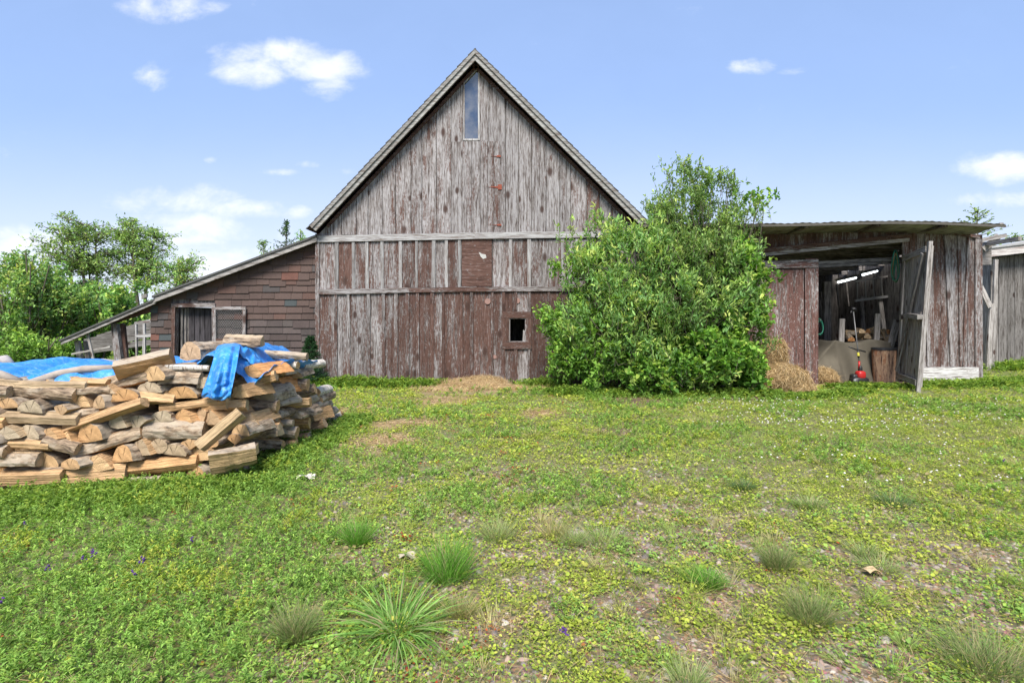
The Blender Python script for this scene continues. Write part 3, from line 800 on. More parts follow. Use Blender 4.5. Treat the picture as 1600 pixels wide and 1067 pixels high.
    pu = MB()
    for yy in (YS+.6, YS+2.2, YS+4): pu.beam((RX0, yy, bz(352, YS)-.12), (bx(1560, YS), yy, bz(352, YS)-.12), .08, .05, (rng.random(), .3, .3), up=(0, 0, 1))
    pu.beam((bx(1528, YS), YS-.6, bz(357, YS)), (bx(1545, YS), YS+2, bz(360, YS)-.2), .08, .05, (.2, .2, .4)); pu.build('purlin', GREY_W, root)
    # inside walls, ceiling
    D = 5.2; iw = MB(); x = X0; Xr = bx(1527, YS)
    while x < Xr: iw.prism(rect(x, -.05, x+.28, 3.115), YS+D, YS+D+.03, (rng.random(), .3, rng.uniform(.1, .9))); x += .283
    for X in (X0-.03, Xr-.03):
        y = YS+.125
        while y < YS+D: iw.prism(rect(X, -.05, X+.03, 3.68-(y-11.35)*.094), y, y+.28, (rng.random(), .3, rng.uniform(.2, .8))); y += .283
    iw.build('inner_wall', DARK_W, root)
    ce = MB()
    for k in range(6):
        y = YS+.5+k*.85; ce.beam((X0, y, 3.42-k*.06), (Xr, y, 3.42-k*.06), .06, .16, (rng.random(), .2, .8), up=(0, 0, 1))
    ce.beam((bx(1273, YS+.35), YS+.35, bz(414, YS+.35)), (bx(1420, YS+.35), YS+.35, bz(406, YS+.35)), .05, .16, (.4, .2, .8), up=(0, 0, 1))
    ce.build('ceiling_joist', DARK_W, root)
    for (u, y, v0, v1, wd) in ((1379, YS+3.4, 400, 560, .22), (1292, YS+2.6, 440, 570, .2), (1330, YS+4.9, 430, 560, .15)):
        ps = MB(); ps.prism([pt(u-4, v1, y), (pt(u-4, v1, y)[0]+wd, pt(u, v1, y)[1]), (pt(u-4, v1, y)[0]+wd, bz(v0, y)), (pt(u-4, v0, y)[0], bz(v0, y))], y, y+.12, (rng.random(), .1, .9))
        ps.build('inner_post', DARK_W, root)
    hh = MB(); y = YS+4.4
    for k in range(5): hh.prism([pt(1280+k*14, 462+0*k, y), pt(1283+k*14, 462, y), pt(1282+k*14, 446-k, y), pt(1279+k*14, 446-k, y)], y, y+.02, (.3, 0, .9))
    # closed leaf
    dl = MB(); y0 = YS-.11; y1 = YS-.075
    for (a, b2, rd) in ((1120, 1146, .8), (1146, 1194, .8), (1194.4, 1252, .8)):
        dl.prism([P(a, 602), P(b2, 602), P(b2, 421), P(a, 422.5)], y0, y1, (rng.random(), rd, .6))
    dl.build('closed_door', DOOR_W, root).__setitem__('label', 'closed door leaf with red brown paint flaking to white')
    d2 = MB(); d2.prism([P(1253, 604), P(1273, 604), P(1273.5, 405), P(1253, 405)], y0-.03, y0-.002, (.4, .78, .6))
    d2.prism([P(1120, 422), P(1272.5, 419), P(1272.5, 407), P(1120, 410)], y0-.055, y0-.032, (.7, .45, .62), horiz=True)
    d2.build('door_rail', DOOR_W, root)
    # open leaf: hinged at u=1410, swung out towards the viewer
    hy, fy = YS-.05, YS-1.45
    hx = bx(1409, hy); fx = bx(1441, fy)
    def Dp(s, z, off=0.0):      # s 0 hinge .. 1 free edge; the leaf sags out of true
        k = z/3.1
        hx = bx(1404+10*k, hy); fx = bx(1438+19*k, fy)
        dx, dy = fx-hx, fy-hy; L = math.hypot(dx, dy); nx_, ny_ = -dy/L, dx/L
        return Vector((hx+dx*s-nx_*off*-1, hy+dy*s+ny_*off, z))
    zt = lambda s: 3.10+.03*s; zb = lambda s: .16-.02*s
    dn = Vector((fx-hx, fy-hy, 0)).normalized(); side = Vector((-dn.y, dn.x, 0))   # points to -x or +x
    if side.x > 0: side = -side                                                     # face seen from the doorway side
    ol = MB(); n = 6
    for i in range(n):
        a, b2 = i/n+.004, (i+1)/n-.004; o = rng.uniform(0, .008)
        q = [Dp(a, zb(a)), Dp(b2, zb(b2)), Dp(b2, zt(b2)), Dp(a, zt(a))]; bsi = len(ol.v)
        for p_ in q: ol.v.append(tuple(p_+side*o))
        for p_ in q: ol.v.append(tuple(p_-side*.025))
        c = (rng.random(), .25, .8); wv = 1.4/n; ox = rng.random()*30
        uvq = [(ox, 0), (ox, wv), (ox+3, wv), (ox+3, 0)]
        for fidx in ([0, 1, 2, 3], [7, 6, 5, 4], [0, 4, 5, 1], [1, 5, 6, 2], [2, 6, 7, 3], [3, 7, 4, 0]): ol.face([bsi+k for k in fidx], uvq, c)
    oo = ol.build('open_door', GREY_W, root); oo['label'] = 'grey open door leaf swung outwards with its braces facing the doorway'
    br = MB()
    def db(s0, z0, s1, z1, wd, th, o, c): br.beam(Dp(s0, z0)+side*o, Dp(s1, z1)+side*o, wd, th, c, up=side)
    db(.03, zb(0)-.03, .03, zt(0), .13, .035, .03, (.2, .1, .75)); db(.965, zb(1)-.14, .965, zt(1)+.10, .12, .07, .03, (.6, .1, .6))
    db(.06, 3.0, .93, 3.08, .13, .035, .066, (.4, .1, .8)); db(.06, .24, .95, .22, .13, .035, .066, (.9, .1, .55)); db(.06, 1.62, .95, 1.68, .12, .035, .066, (.5, .1, .85))
    db(.10, .35, .86, 3.0, .13, .03, .10, (.7, .35, .42)); db(.55, 1.66, 1.02, 1.62, .10, .10, .12, (.15, .1, .5))
    br.build('door_brace', GREY_W, root)
    # fluorescent tubes
    em, t, b = mat_new('tube_light'); b.inputs['Base Color'].default_value = (.8, .8, .8, 1); b.inputs['Emission Color'].default_value = (.9, .97, 1, 1); b.inputs['Emission Strength'].default_value = 2.4
    for (u0, v0, u1, v1, Yq, lab) in ((1310, 441, 1337, 434, YS+1.3, 'lit white tube lamp nearer the doorway, lower of the two under the ceiling'), (1348, 429.5, 1370, 423.5, YS+2.1, 'lit white tube lamp deeper in the open shed, higher of the two')):
        lt = thing('tube_lamp', lab, 'lamp', (bx(u0, Yq), Yq, bz(v0, Yq)), 'tube lamps inside the open shed')
        a = Vector((bx(u0, Yq), Yq, bz(v0, Yq))); b3 = Vector((bx(u1, Yq+.5), Yq+.5, bz(v1, Yq+.5)))
        tb = MB(); tb.tube([a, b3], .028, n=10); tb.build('tube', em, lt, smooth=True)
        hs = MB(); hs.beam(a+Vector((-.02, 0, .06)), b3+Vector((.02, 0, .06)), .14, .05); hs.build('lamp_housing', plain('lamp_white', (.3, .3, .3), .5), lt)
        for p_ in (a, b3): hg = MB(); hg.tube([p_+Vector((0, 0, .085)), p_+Vector((0, 0, .62))], .008, n=5); hg.build('hanger', STEEL, lt)
    # ladder hung along the back
    yl = YS+2.9; la = thing('ladder', 'wooden ladder hanging sideways in the dark of the open shed', 'ladder', (bx(1340, yl), yl, bz(460, yl)))
    m = MB(); A0, A1 = (bx(1336, yl), yl, bz(470, yl)), (bx(1396, yl), yl, bz(462, yl)); B0, B1 = (bx(1336, yl), yl, bz(440, yl)), (bx(1392, yl), yl, bz(431, yl))
    m.beam(A0, A1, .05, .07, (.3, .1, .9)); m.build('rail', plain('ladder_wood', (.26, .26, .26), .7), la)
    m = MB(); m.beam(B0, B1, .04, .05, (.3, .1, .9)); m.build('rail', plain('ladder_wood_dark', (.14, .13, .125), .7), la)
    for k in range(5):
        s = .06+k*.22; m = MB(); a = Vector(A0).lerp(Vector(A1), s); b3 = Vector(B0).lerp(Vector(B1), s); m.tube([a, b3], .022, n=6); m.build('rung', plain('ladder_wood_dark2', (.15, .145, .14), .7), la)
    for k in range(4):
        y = YS+4.6; u = 1281+k*15; sl_ = MB(); sl_.beam((bx(u, y), y, bz(478, y)), (bx(u-4, y), y, bz(448-k*2, y)), .05, .03, (.3, .1, .9), up=(0, 1, 0)); sl_.build('hanging_slat', DARK_W, root)
    # hoses
    def coil(name, lab, cx, cy, zt_, zb_, wdt, mats, cat):
        th = thing(name, lab, cat, (cx, cy, zb_))
        for k, mtt in enumerate(mats):
            hm = MB(); pts = []
            for i in range(25):
                a = 2*math.pi*i/24; pts.append((cx+math.sin(a)*wdt*(1-.18*k)+.02*k, cy+.02*k+.02*math.sin(2*a), (zt_+zb_)/2-.04*k+math.cos(a)*(zt_-zb_)/2*(1-.08*k)))
            hm.tube(pts, .015, n=6); hm.build('hose_loop', mtt, th, smooth=True)
        pg = MB(); pg.beam((cx, cy-.06, zt_-.03), (cx, YS+.06 if cy < YS+.4 else cy+.3, zt_-.02), .03, .03, (.3, .1, .3)); pg.build('peg', GREY_W, th)
    coil('garden_hose', 'green and tan garden hose hung in loops at the top right of the shed doorway', bx(1399, YS+.16), YS+.16, bz(390, YS), bz(438, YS), .09, (ROPE, ROPEY, ROPE, ROPE), 'hose')
    coil('garden_hose', 'teal hose coil hanging low just inside the left edge of the doorway', bx(1280, YS+.9), YS+.9, bz(498, YS), bz(524, YS), .10, (ROPE, ROPE), 'hose')
    return root
build_shed()
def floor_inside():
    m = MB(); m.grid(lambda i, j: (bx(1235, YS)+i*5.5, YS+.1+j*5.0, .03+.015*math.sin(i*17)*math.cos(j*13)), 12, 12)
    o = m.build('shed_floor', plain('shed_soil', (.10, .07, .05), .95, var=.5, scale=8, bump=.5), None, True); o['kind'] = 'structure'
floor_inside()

# ------------------------------------------------------------------ third building, far right
def build_far_shed():
    Y3 = 15.6; root = thing('plank_shed', 'grey unpainted plank shed cut by the right edge of the photo', 'shed', (bx(1600, Y3), Y3, 0))
    ang = math.radians(-9); M = Matrix.Translation((bx(1548, Y3), Y3, 0)) @ Matrix.Rotation(ang, 4, 'Z')
    mb = MB(); x = 0; k = 0
    H = lambda x: 3.42+x*.12
    while x < 6:
        x1 = x+rng.uniform(.19, .28); top = H(x) if not (x < .3) else H(x)
        mb.prism([(x+.004, .10), (x1-.006, .10+rng.uniform(-.02, .02)), (x1-.006, H(x1)), (x+.004, H(x))], -.01*rng.random(), .03, (rng.random(), .2, rng.uniform(-.05, .3)), M=M); x = x1
    mb.build('front_wall', GREY_W, root)
    sd_ = MB(); y = .035
    while y < 5: sd_.prism(rect(.02, .1, .05, H(0)), y, y+.25, (rng.random(), .2, .5), M=M); y += .255
    sd_.build('side_wall', GREY_W, root)
    fs = MB(); fs.prism([(-.3, 3.42), (6, 4.12), (6, 4.36), (-.3, 3.66)], -.42, -.38, (.4, .0, .95), horiz=True, M=M); fs.build('fascia_board', timber('white_fascia', pale=(.34, .32, .305), mid=(.22, .195, .185), dark=(.2, .15, .13), amount=-.1, knots=False), root)
    rf = MB(); rf.prism([(-.34, 3.665), (6, 4.37), (6, 4.43), (-.34, 3.725)], -.46, 5.2, (.4, 0, .95), horiz=True, M=M)
    rf.prism([(-.1, 3.69+.045), (6, 4.43), (6, 4.53), (1.2, 4.0)], -.30, 5.0, (.4, 0, .95), horiz=True, M=M)
    rf.build('roof', plain('pale_roofing', (.33, .33, .33), .6, var=.35, scale=5), root)
    bk = MB(); bk.prism(rect(.06, .1, 6, 3.4), 5.0, 5.03, M=M); bk.build('back_wall', GREY_W, root)
    # grey clapboard wall in the gap
    Y4 = 17.0; cl = thing('clapboard_outbuilding', 'narrow strip of grey clapboard outbuilding in the gap between the two right sheds', 'outbuilding', (bx(1540, Y4), Y4, 0))
    m = MB(); z = 0.1
    while z < 3.7:
        if not (1.15 < z < 1.9): pass
        m.prism([(bx(1470, Y4), z), (bx(1600, Y4), z), (bx(1600, Y4), z+.17), (bx(1470, Y4), z+.17)], Y4-.012*(1), Y4+.02, (rng.random(), .1, .42), horiz=True); z += .165
    m.build('clapboard_wall', timber('grey_clap', pale=(.30, .31, .32), mid=(.2, .2, .205), dark=(.08, .08, .08), amount=-.3), cl)
    m = MB(); m.prism([(bx(1470, Y4), 3.72), (bx(1600, Y4), 3.72), (bx(1600, Y4), 3.9), (bx(1470, Y4), 4.1)], Y4-.25, Y4+3, (.3, 0, .6), horiz=True); m.build('roof', ROOFM, cl)
    m = MB(); Y5 = 16.2; m.prism([pt(1533, 570, Y5), pt(1553, 570, Y5), pt(1553, 474, Y5), pt(1533, 474, Y5)], Y5, Y5+.04); m.build('opening_shade_panel', plain('opening_shade_black', (.006, .006, .006), .9), cl)  # near-black panel paints the shade of an opening; the wall has no hole
    # loose pieces in the gap
    Y6 = 14.4
    m = MB(); m.beam((bx(1532, Y6), Y6, bz(448, Y6)), (bx(1547, Y6), Y6, bz(480, Y6)), .14, .04, (.4, .05, .9), up=(0, 1, 0))
    m.beam((bx(1534, Y6), Y6+.02, bz(448, Y6)), (bx(1540, Y6), Y6+1.3, bz(452, Y6)), .06, .05, (.4, .05, .4))
    tag(m.build('loose_board', GREY_W, None, origin=(bx(1540, Y6), Y6, bz(465, Y6))), 'short pale board slanting down across the gap between the right sheds', 'board')
    m = MB(); m.beam((bx(1546, Y6), Y6+.05, -.0), (bx(1552, Y6), Y6+.05, bz(474, Y6)), .12, .05, (.2, .05, .8), up=(0, 1, 0))
    m.beam((bx(1553.5, Y6), Y6+.07, -.0), (bx(1560, Y6), Y6+.07, bz(405, Y6)), .10, .05, (.6, .05, .6), up=(0, 1, 0))
    tag(m.build('leaning_posts', GREY_W, None, origin=(bx(1550, Y6), Y6, 0)), 'grey upright boards leaning at the corner of the far right plank shed', 'boards')
    m = MB()
    m.beam((bx(1536, 13.4), 13.4, bz(390, 13.4)), (bx(1560, 13.4), 13.4, bz(369, 13.4)), .16, .05, (.6, .05, .8), up=(0, 1, 0))
    m.beam((bx(1530, 13.3), 13.3, bz(376, 13.3)), (bx(1572, 13.3), 13.3, bz(368, 13.3)), .1, .05, (.1, .05, .5), up=(0, 1, 0))
    m.beam((bx(1533, 13.5), 13.5, bz(396, 13.5)), (bx(1548, 13.5), 13.5, bz(396, 13.5)), .6, .05, (.1, .4, .45), up=(0, 1, 0))
    m.beam((bx(1535, 13.5), 12.5, bz(382, 13.5)), (bx(1535, 13.5), 16, bz(384, 13.5)), .1, .1, (.1, .4, .45))
    tag(m.build('broken_eave_boards', GREY_W, None, origin=(bx(1548, 13.4), 13.4, bz(378, 13.4))), 'broken grey boards sticking out behind the corner of the metal roof', 'boards')
build_far_shed()
# ------------------------------------------------------------------ firewood
def log_mats():
    m1, t, b = mat_new('bark'); uv = t.new('ShaderNodeUVMap').outputs[0]; s = t.sep(uv); a = t.sep(t.attr('col').outputs['Color'])
    v = t.xyz(t.math('MULTIPLY', s[0], 9), t.math('MULTIPLY', s[1], 30), t.math('MULTIPLY', a[0], 30)); n = t.noise(v, 1, 7, .65, .5)
    p = t.xyz(t.math('MULTIPLY', s[0], 7), t.math('MULTIPLY', s[1], 9), t.math('MULTIPLY', a[0], 17)); n2 = t.noise(p, 1, 6, .65)
    c = t.ramp(n, [(.35, (.06, .042, .028)), (.5, (.24, .17, .11)), (.66, (.44, .34, .235))])
    lich = t.ss(t.math('ADD', n2, t.math('MULTIPLY', a[1], .25)), .58, .72)
    c = t.mix(t.math('MULTIPLY', lich, .6), c, (.42, .355, .275)); t.l.new(c, b.inputs['Base Color']); b.inputs['Roughness'].default_value = .9
    bp = t.new('ShaderNodeBump'); bp.inputs['Strength'].default_value = .9; bp.inputs['Distance'].default_value = .012; t.l.new(n, bp.inputs['Height']); t.l.new(bp.outputs[0], b.inputs['Normal'])
    def wood(name, end):
        m, t, b = mat_new(name); uv = t.new('ShaderNodeUVMap').outputs[0]; s = t.sep(uv); at = t.attr('col').outputs['Color']
        if end:
            r = t.math('SQRT', t.math('ADD', t.math('MULTIPLY', s[0], s[0]), t.math('MULTIPLY', s[1], s[1])))
            n = t.noise(t.xyz(s[0], s[1], 0.0), 16, 5, .6); rings = t.math('SINE', t.math('ADD', t.math('MULTIPLY', r, 560), t.math('MULTIPLY', n, 12)))
            ang = t.math('ARCTAN2', s[1], s[0]); cr = t.noise(t.xyz(t.math('MULTIPLY', ang, 5), t.math('MULTIPLY', r, 3), 0.0), 1, 5, .7)
            k = t.math('ADD', t.math('MULTIPLY', rings, .06), t.math('ADD', .45, t.math('MULTIPLY', n, 1.0)))
            k = t.math('MULTIPLY', k, t.ss(cr, .36, .43, .40, 1.0))
            k2 = k
        else:
            v = t.xyz(t.math('MULTIPLY', s[0], 3.2), t.math('MULTIPLY', s[1], 60), 0.0); n = t.noise(v, 1, 7, .62, .4)
            w2 = t.noise(t.xyz(t.math('MULTIPLY', s[0], 5), t.math('MULTIPLY', s[1], 9), 3.0), 1, 5, .6)
            k2 = t.math('ADD', -.62, t.math('ADD', t.math('MULTIPLY', n, 2.3), t.math('MULTIPLY', w2, 1.0)))
        c = t.mix(1.0, at, t.xyz(k2, t.math('SUBTRACT', t.math('MULTIPLY', k2, 1.04), .04), t.math('SUBTRACT', t.math('MULTIPLY', k2, 1.10), .10)), 'MULTIPLY'); t.l.new(c, b.inputs['Base Color']); b.inputs['Roughness'].default_value = .85; b.inputs['Specular IOR Level'].default_value = .2
        bp = t.new('ShaderNodeBump'); bp.inputs['Strength'].default_value = .9; bp.inputs['Distance'].default_value = .018; t.l.new(k2, bp.inputs['Height']); t.l.new(bp.outputs[0], b.inputs['Normal'])
        return m
    mb_, t, b = mat_new('birch_bark'); uv = t.new('ShaderNodeUVMap').outputs[0]; s = t.sep(uv)
    n = t.noise(t.xyz(t.math('MULTIPLY', s[0], 40), t.math('MULTIPLY', s[1], 9), 0.0), 1, 5, .7); t.l.new(t.ramp(n, [(.38, (.12, .09, .07)), (.48, (.5, .45, .39)), (.7, (.66, .63, .58))]), b.inputs['Base Color']); b.inputs['Roughness'].default_value = .7
    return [m1, wood('split_wood', False), wood('end_grain', True), mb_]
LOGM = log_mats()
def section(kind, w, h, r):
    """points (y,z) counter-clockwise and edge materials: 0 bark 1 split"""
    P = []; E = []
    def arc(a0, a1, n, cx=0, cz=0, rx=.5, rz=.5, mi=0):
        for i in range(n):
            a = math.radians(a0+(a1-a0)*i/n); k = 1+r.uniform(-.05, .05); P.append((cx+rx*k*math.cos(a), cz+rz*k*math.sin(a))); E.append(mi)
    if kind == 'round': arc(0, 360, 16)
    elif kind == 'dome': arc(0, 180, 11, cz=-.42, rx=.5, rz=.92); P.append((-.5, -.42)); E.append(1); P.append((-.15, -.47+r.uniform(-.04, .04))); E.append(1); P.append((.2, -.45)); E.append(1); 
    elif kind == 'wedge': arc(15, 165, 9, cz=-.1, rx=.5, rz=.55); P.append((-.46, .02)); E.append(1); P.append((-.2+r.uniform(-.1, .1), -.28)); E.append(1); P.append((.04, -.5)); E.append(1); P.append((.28, -.2)); E.append(1)
    elif kind == 'peak': P.append((.5, -.42)); E.append(1); P.append((.25, .15)); E.append(1); P.append((.0+r.uniform(-.15, .15), .5)); E.append(1); arc(120, 205, 6, cx=.05, cz=-.15, rx=.55, rz=.6); P.append((-.42, -.45)); E.append(1); P.append((0, -.5)); E.append(1)
    else:
        for (x, z) in ((-.5, -.36), (-.1, -.5), (.5, -.42), (.46, .1), (.36, .46), (-.05, .5), (-.46, .3)): P.append((x+r.uniform(-.10, .10), z+r.uniform(-.10, .10))); E.append(1)
        E[4] = 0 if r.random() < .5 else 1
    return [(a*w, b*h) for a, b in P], E
def log_mesh(kind, w, h, L, seed, tint, etint, birch=False, flip=False):
    r = random.Random(seed); P, E = section(kind, w, h, r); n = len(P); R = 10; mb = MB(); twist = r.uniform(-.15, .15)
    if flip: P = [(a, -b) for a, b in P][::-1]; E = E[::-1]; E = E[1:]+E[:1]
    bow = r.uniform(-.012, .012)*L; bowz = r.uniform(-.01, .012)*L; ph = r.random()*9; s1 = r.uniform(.9, 1.08)
    ll = [0]
    for i in range(n): q = P[(i+1) % n]; ll.append(ll[-1]+math.hypot(q[0]-P[i][0], q[1]-P[i][1]))
    jit = [[r.uniform(-1, 1) for _ in range(n)] for _ in range(R+1)]
    for j in range(R+1):
        s = j/R; k = 1+(s1-1)*s; e = .035*L*r.uniform(-1, 1) if j in (0, R) else 0
        for i, (a, b) in enumerate(P):
            g = 1+(.06 if E[i] or E[i-1] else .05)*jit[j][i]+.03*math.sin(ph+s*4+i*1.7); ca_, sa_ = math.cos(twist*(s-.5)), math.sin(twist*(s-.5)); a, b = a*ca_-b*sa_, a*sa_+b*ca_; xx = (s-.5)*L + (e*(a/w) if j in (0, R) else 0)
            mb.v.append((xx, a*k*g+bow*4*s*(1-s), b*k*g+bowz*4*s*(1-s)))
    rn = r.random(); li = r.random()
    for j in range(R):
        for i in range(n):
            i2 = (i+1) % n; m = E[i]
            col = (rn, li, .5) if m == 0 else tint
            mb.face([j*n+i, (j+1)*n+i, (j+1)*n+i2, j*n+i2], [(j/R*L+rn*9, ll[i]+rn*5), ((j+1)/R*L+rn*9, ll[i]+rn*5), ((j+1)/R*L+rn*9, ll[i+1]+rn*5), (j/R*L+rn*9, ll[i+1]+rn*5)], col, 3 if (m == 0 and birch) else m)
    cz = -h*.4 if kind == 'dome' else (-h*.45 if kind == 'wedge' else 0)
    if flip: cz = -cz
    for j, rev in ((0, False), (R, True)):
        c = len(mb.v); mb.v.append((((j/R)-.5)*L+(-.004 if j == 0 else .004), sum(p[0] for p in P)/n, sum(p[1] for p in P)/n))
        for i in range(n):
            i2 = (i+1) % n; a, b = (i, i2)
            f = [c, j*n+a, j*n+b] if not rev else [c, j*n+b, j*n+a]
            pts = {c: (0, -cz), j*n+a: (P[a][0], P[a][1]-cz), j*n+b: (P[b][0], P[b][1]-cz)}
            mb.face(f, [pts[q] for q in f], etint, 2)
    return mb
TINTS = [(.55, .325, .155), (.50, .315, .165), (.57, .375, .20), (.46, .31, .18), (.42, .31, .20)]
OR = (.58, .28, .11); GY = (.44, .32, .195)
LOGC = [0]
def put_log(name, kind, w, h, L, C, axis, roll, tint, et, label, group='split firewood logs in the pile', birch=False, flip=False):
    """C centre, axis direction of the log, roll about it (radians)"""
    LOGC[0] += 1
    mb = log_mesh(kind, w, h, L, 100+LOGC[0]*7, tint, et, birch, flip)
    o = mb.build(name, LOGM, None, smooth=False)
    ax = Vector(axis).normalized(); up = Vector((0, 0, 1)); sy = up.cross(ax).normalized(); uz = ax.cross(sy)
    M = Matrix((ax, sy, uz)).transposed().to_4x4() @ Matrix.Rotation(roll, 4, 'X')
    o.matrix_world = Matrix.Translation(C) @ M
    tag(o, label, 'firewood', group); return o
def pileY(u): return float(np.interp(u, [-80, 0, 200, 380, 400, 450, 490, 530], [4.45, 4.6, 4.9, 5.22, 5.6, 6.2, 7.1, 8.2]))
# u, v, w, h, type E/S, tilt deg, look (b bark, s split, o orange, g grey, w birch), section
LOGS = [
 (56,614,104,24,'S',-6,'b','round'),(78,601,96,10,'S',-2,'g','block'),(137,598,52,12,'S',-4,'s','block'),(142,610,46,14,'S',0,'s','peak'),
 (10,630,38,18,'E',0,'s','dome'),(47,635,36,21,'E',0,'g','dome'),(95,640,31,18,'E',0,'s','wedge'),(127,626,36,22,'E',0,'s','peak'),(155,628,26,23,'E',0,'s','dome'),
 (194,617,38,20,'E',0,'o','dome'),(54,655,108,20,'S',-4,'g','block'),(160,651,122,15,'S',20,'s','block'),(127,645,48,13,'S',8,'s','peak'),
 (14,676,34,20,'E',0,'g','peak'),(43,676,40,22,'E',0,'g','dome'),(78,678,32,20,'E',0,'s','peak'),(103,686,32,25,'E',0,'s','peak'),(140,676,44,33,'E',8,'s','dome'),
 (184,656,30,26,'E',0,'g','peak'),(213,659,38,22,'E',0,'g','wedge'),(250,652,37,21,'E',0,'g','dome'),(287,650,38,25,'E',0,'s','peak'),
 (38,694,66,16,'S',-6,'s','block'),(88,698,48,20,'S',-18,'b','round'),(162,692,98,24,'S',17,'s','peak'),(266,676,84,31,'S',-2,'b','round'),
 (22,720,52,24,'S',-3,'g','peak'),(66,722,46,26,'E',0,'s','dome'),(110,725,40,18,'E',0,'s','dome'),(151,724,44,26,'E',0,'s','peak'),(191,709,38,27,'E',0,'s','dome'),
 (221,699,32,26,'E',0,'s','peak'),(248,697,26,22,'E',0,'b','round'),(272,703,44,18,'E',0,'s','dome'),(296,694,30,18,'E',0,'s','wedge'),
 (38,746,92,25,'S',-2,'s','block'),(135,742,96,24,'S',0,'s','block'),(244,730,112,24,'S',3,'s','block'),(8,769,32,20,'E',0,'g','round'),(36,766,34,17,'E',0,'s','dome'),
 (80,768,60,16,'S',0,'s','peak'),(150,764,70,16,'S',0,'g','block'),(215,756,60,16,'S',2,'b','round'),(268,752,32,18,'E',0,'s','dome'),(306,738,34,20,'E',0,'s','dome'),
 (236,623,58,18,'S',-5,'s','block'),(233,606,44,20,'E',0,'g','dome'),(284,613,46,19,'E',0,'o','dome'),(277,592,58,22,'S',-4,'g','dome'),
 (240,584,42,23,'E',0,'s','dome'),(192,594,80,24,'S',14,'o','peak'),(290,575,62,10,'S',-3,'w','round'),(165,608,40,14,'E',0,'s','peak'),
 (292,632,84,13,'S',7,'s','block'),(334,630,36,22,'S',0,'s','block'),(365,635,32,17,'S',0,'s','block'),(404,635,50,18,'S',-3,'b','round'),
 (314,647,20,20,'E',-20,'s','block'),(333,652,30,22,'E',10,'s','peak'),(388,656,30,20,'E',0,'s','peak'),(411,653,38,15,'E',0,'o','dome'),
 (403,676,60,23,'S',6,'s','peak'),(443,676,34,20,'S',-8,'b','round'),(312,706,42,26,'E',0,'s','peak'),(331,690,28,20,'E',0,'b','round'),(366,686,28,20,'E',0,'s','wedge'),
 (350,735,70,20,'S',10,'b','dome'),(395,596,64,15,'S',15,'s','block'),(376,611,28,22,'E',0,'s','peak'),(410,615,46,22,'E',-10,'g','dome'),(436,604,22,26,'E',0,'o','peak'),
 (458,602,38,20,'S',-3,'b','round'),(394,580,42,20,'E',0,'o','peak'),(430,581,34,14,'E',0,'s','dome'),(458,585,30,14,'E',0,'s','dome'),(444,571,38,13,'S',0,'w','round'),(471,571,15,14,'E',0,'w','round'),
 (442,556,68,13,'S',-4,'b','round'),(455,631,52,14,'S',3,'s','block'),(480,626,12,14,'E',0,'s','round'),(497,626,15,14,'E',0,'s','round'),(500,640,14,13,'E',0,'s','round'),
 (488,636,12,12,'E',0,'s','round'),(505,651,16,14,'E',0,'s','round'),(524,652,20,10,'S',28,'w','round'),(476,612,26,18,'S',15,'b','round'),(493,613,16,15,'E',0,'w','round'),
 (457,647,36,15,'E',0,'g','dome'),(485,650,18,20,'E',0,'s','peak'),(465,662,30,16,'S',0,'s','block'),(439,648,16,14,'E',0,'b','round'),(440,662,30,12,'S',0,'b','round'),
 (486,672,42,15,'S',28,'b','block'),(470,686,24,13,'S',12,'w','block'),(448,697,26,14,'S',14,'w','block'),(420,694,38,16,'S',-4,'s','peak'),(380,705,34,16,'S',0,'s','block'),
 (-30,614,60,20,'S',0,'b','round'),(-20,640,40,20,'E',0,'s','dome'),(-30,662,60,20,'S',0,'s','block'),(-22,686,44,22,'E',0,'g','dome'),(-30,710,56,22,'S',0,'b','round'),(-24,736,40,22,'E',0,'s','peak'),(-28,760,50,22,'E',0,'s','dome'),
 (14,601,46,12,'S',-10,'g','block'),(344,655,34,20,'E',0,'s','peak'),
 (322,598,30,16,'E',0,'g','peak'),(425,630,24,14,'E',0,'g','dome'),(424,665,22,14,'E',0,'s','peak'),(376,672,30,18,'E',0,'s','dome'),
]
COURSE = lambda v: ('bottom course' if v > 738 else 'low course' if v > 700 else 'middle course' if v > 660 else 'upper course' if v > 615 else 'top course')
LK = {'b': 'grey-bark', 's': 'tan', 'o': 'orange', 'g': 'greyed', 'w': 'white-bark'}
def side_word(u): return 'far left' if u < 90 else 'left part' if u < 200 else 'middle' if u < 310 else 'right part' if u < 425 else 'right end'
ORD = ['leftmost', 'second', 'third', 'fourth', 'fifth', 'sixth', 'seventh', 'eighth']
SHP = {'dome': 'half round', 'wedge': 'wedge', 'peak': 'quarter', 'round': 'round', 'block': 'split'}
def log_labels():
    key = lambda q: (q[4], q[6], q[7], COURSE(q[1]), side_word(q[0])); out = []
    for q in LOGS:
        same = sorted([p for p in LOGS if key(p) == key(q)], key=lambda p: p[0]); k = key(q)
        how = 'lengthwise' if k[0] == 'S' else 'end-on'
        lab = f'{LK[k[1]]} {SHP[k[2]]} log {how} in {k[3]}, {k[4]} of woodpile'
        if len(same) > 1:
            i = [id(p) for p in same].index(id(q)); lab += ', '+('leftmost' if i == 0 else ORD[i]+' from left')
        out.append(lab.replace(' of woodpile', '') if len(lab.split()) > 16 else lab)
    return out
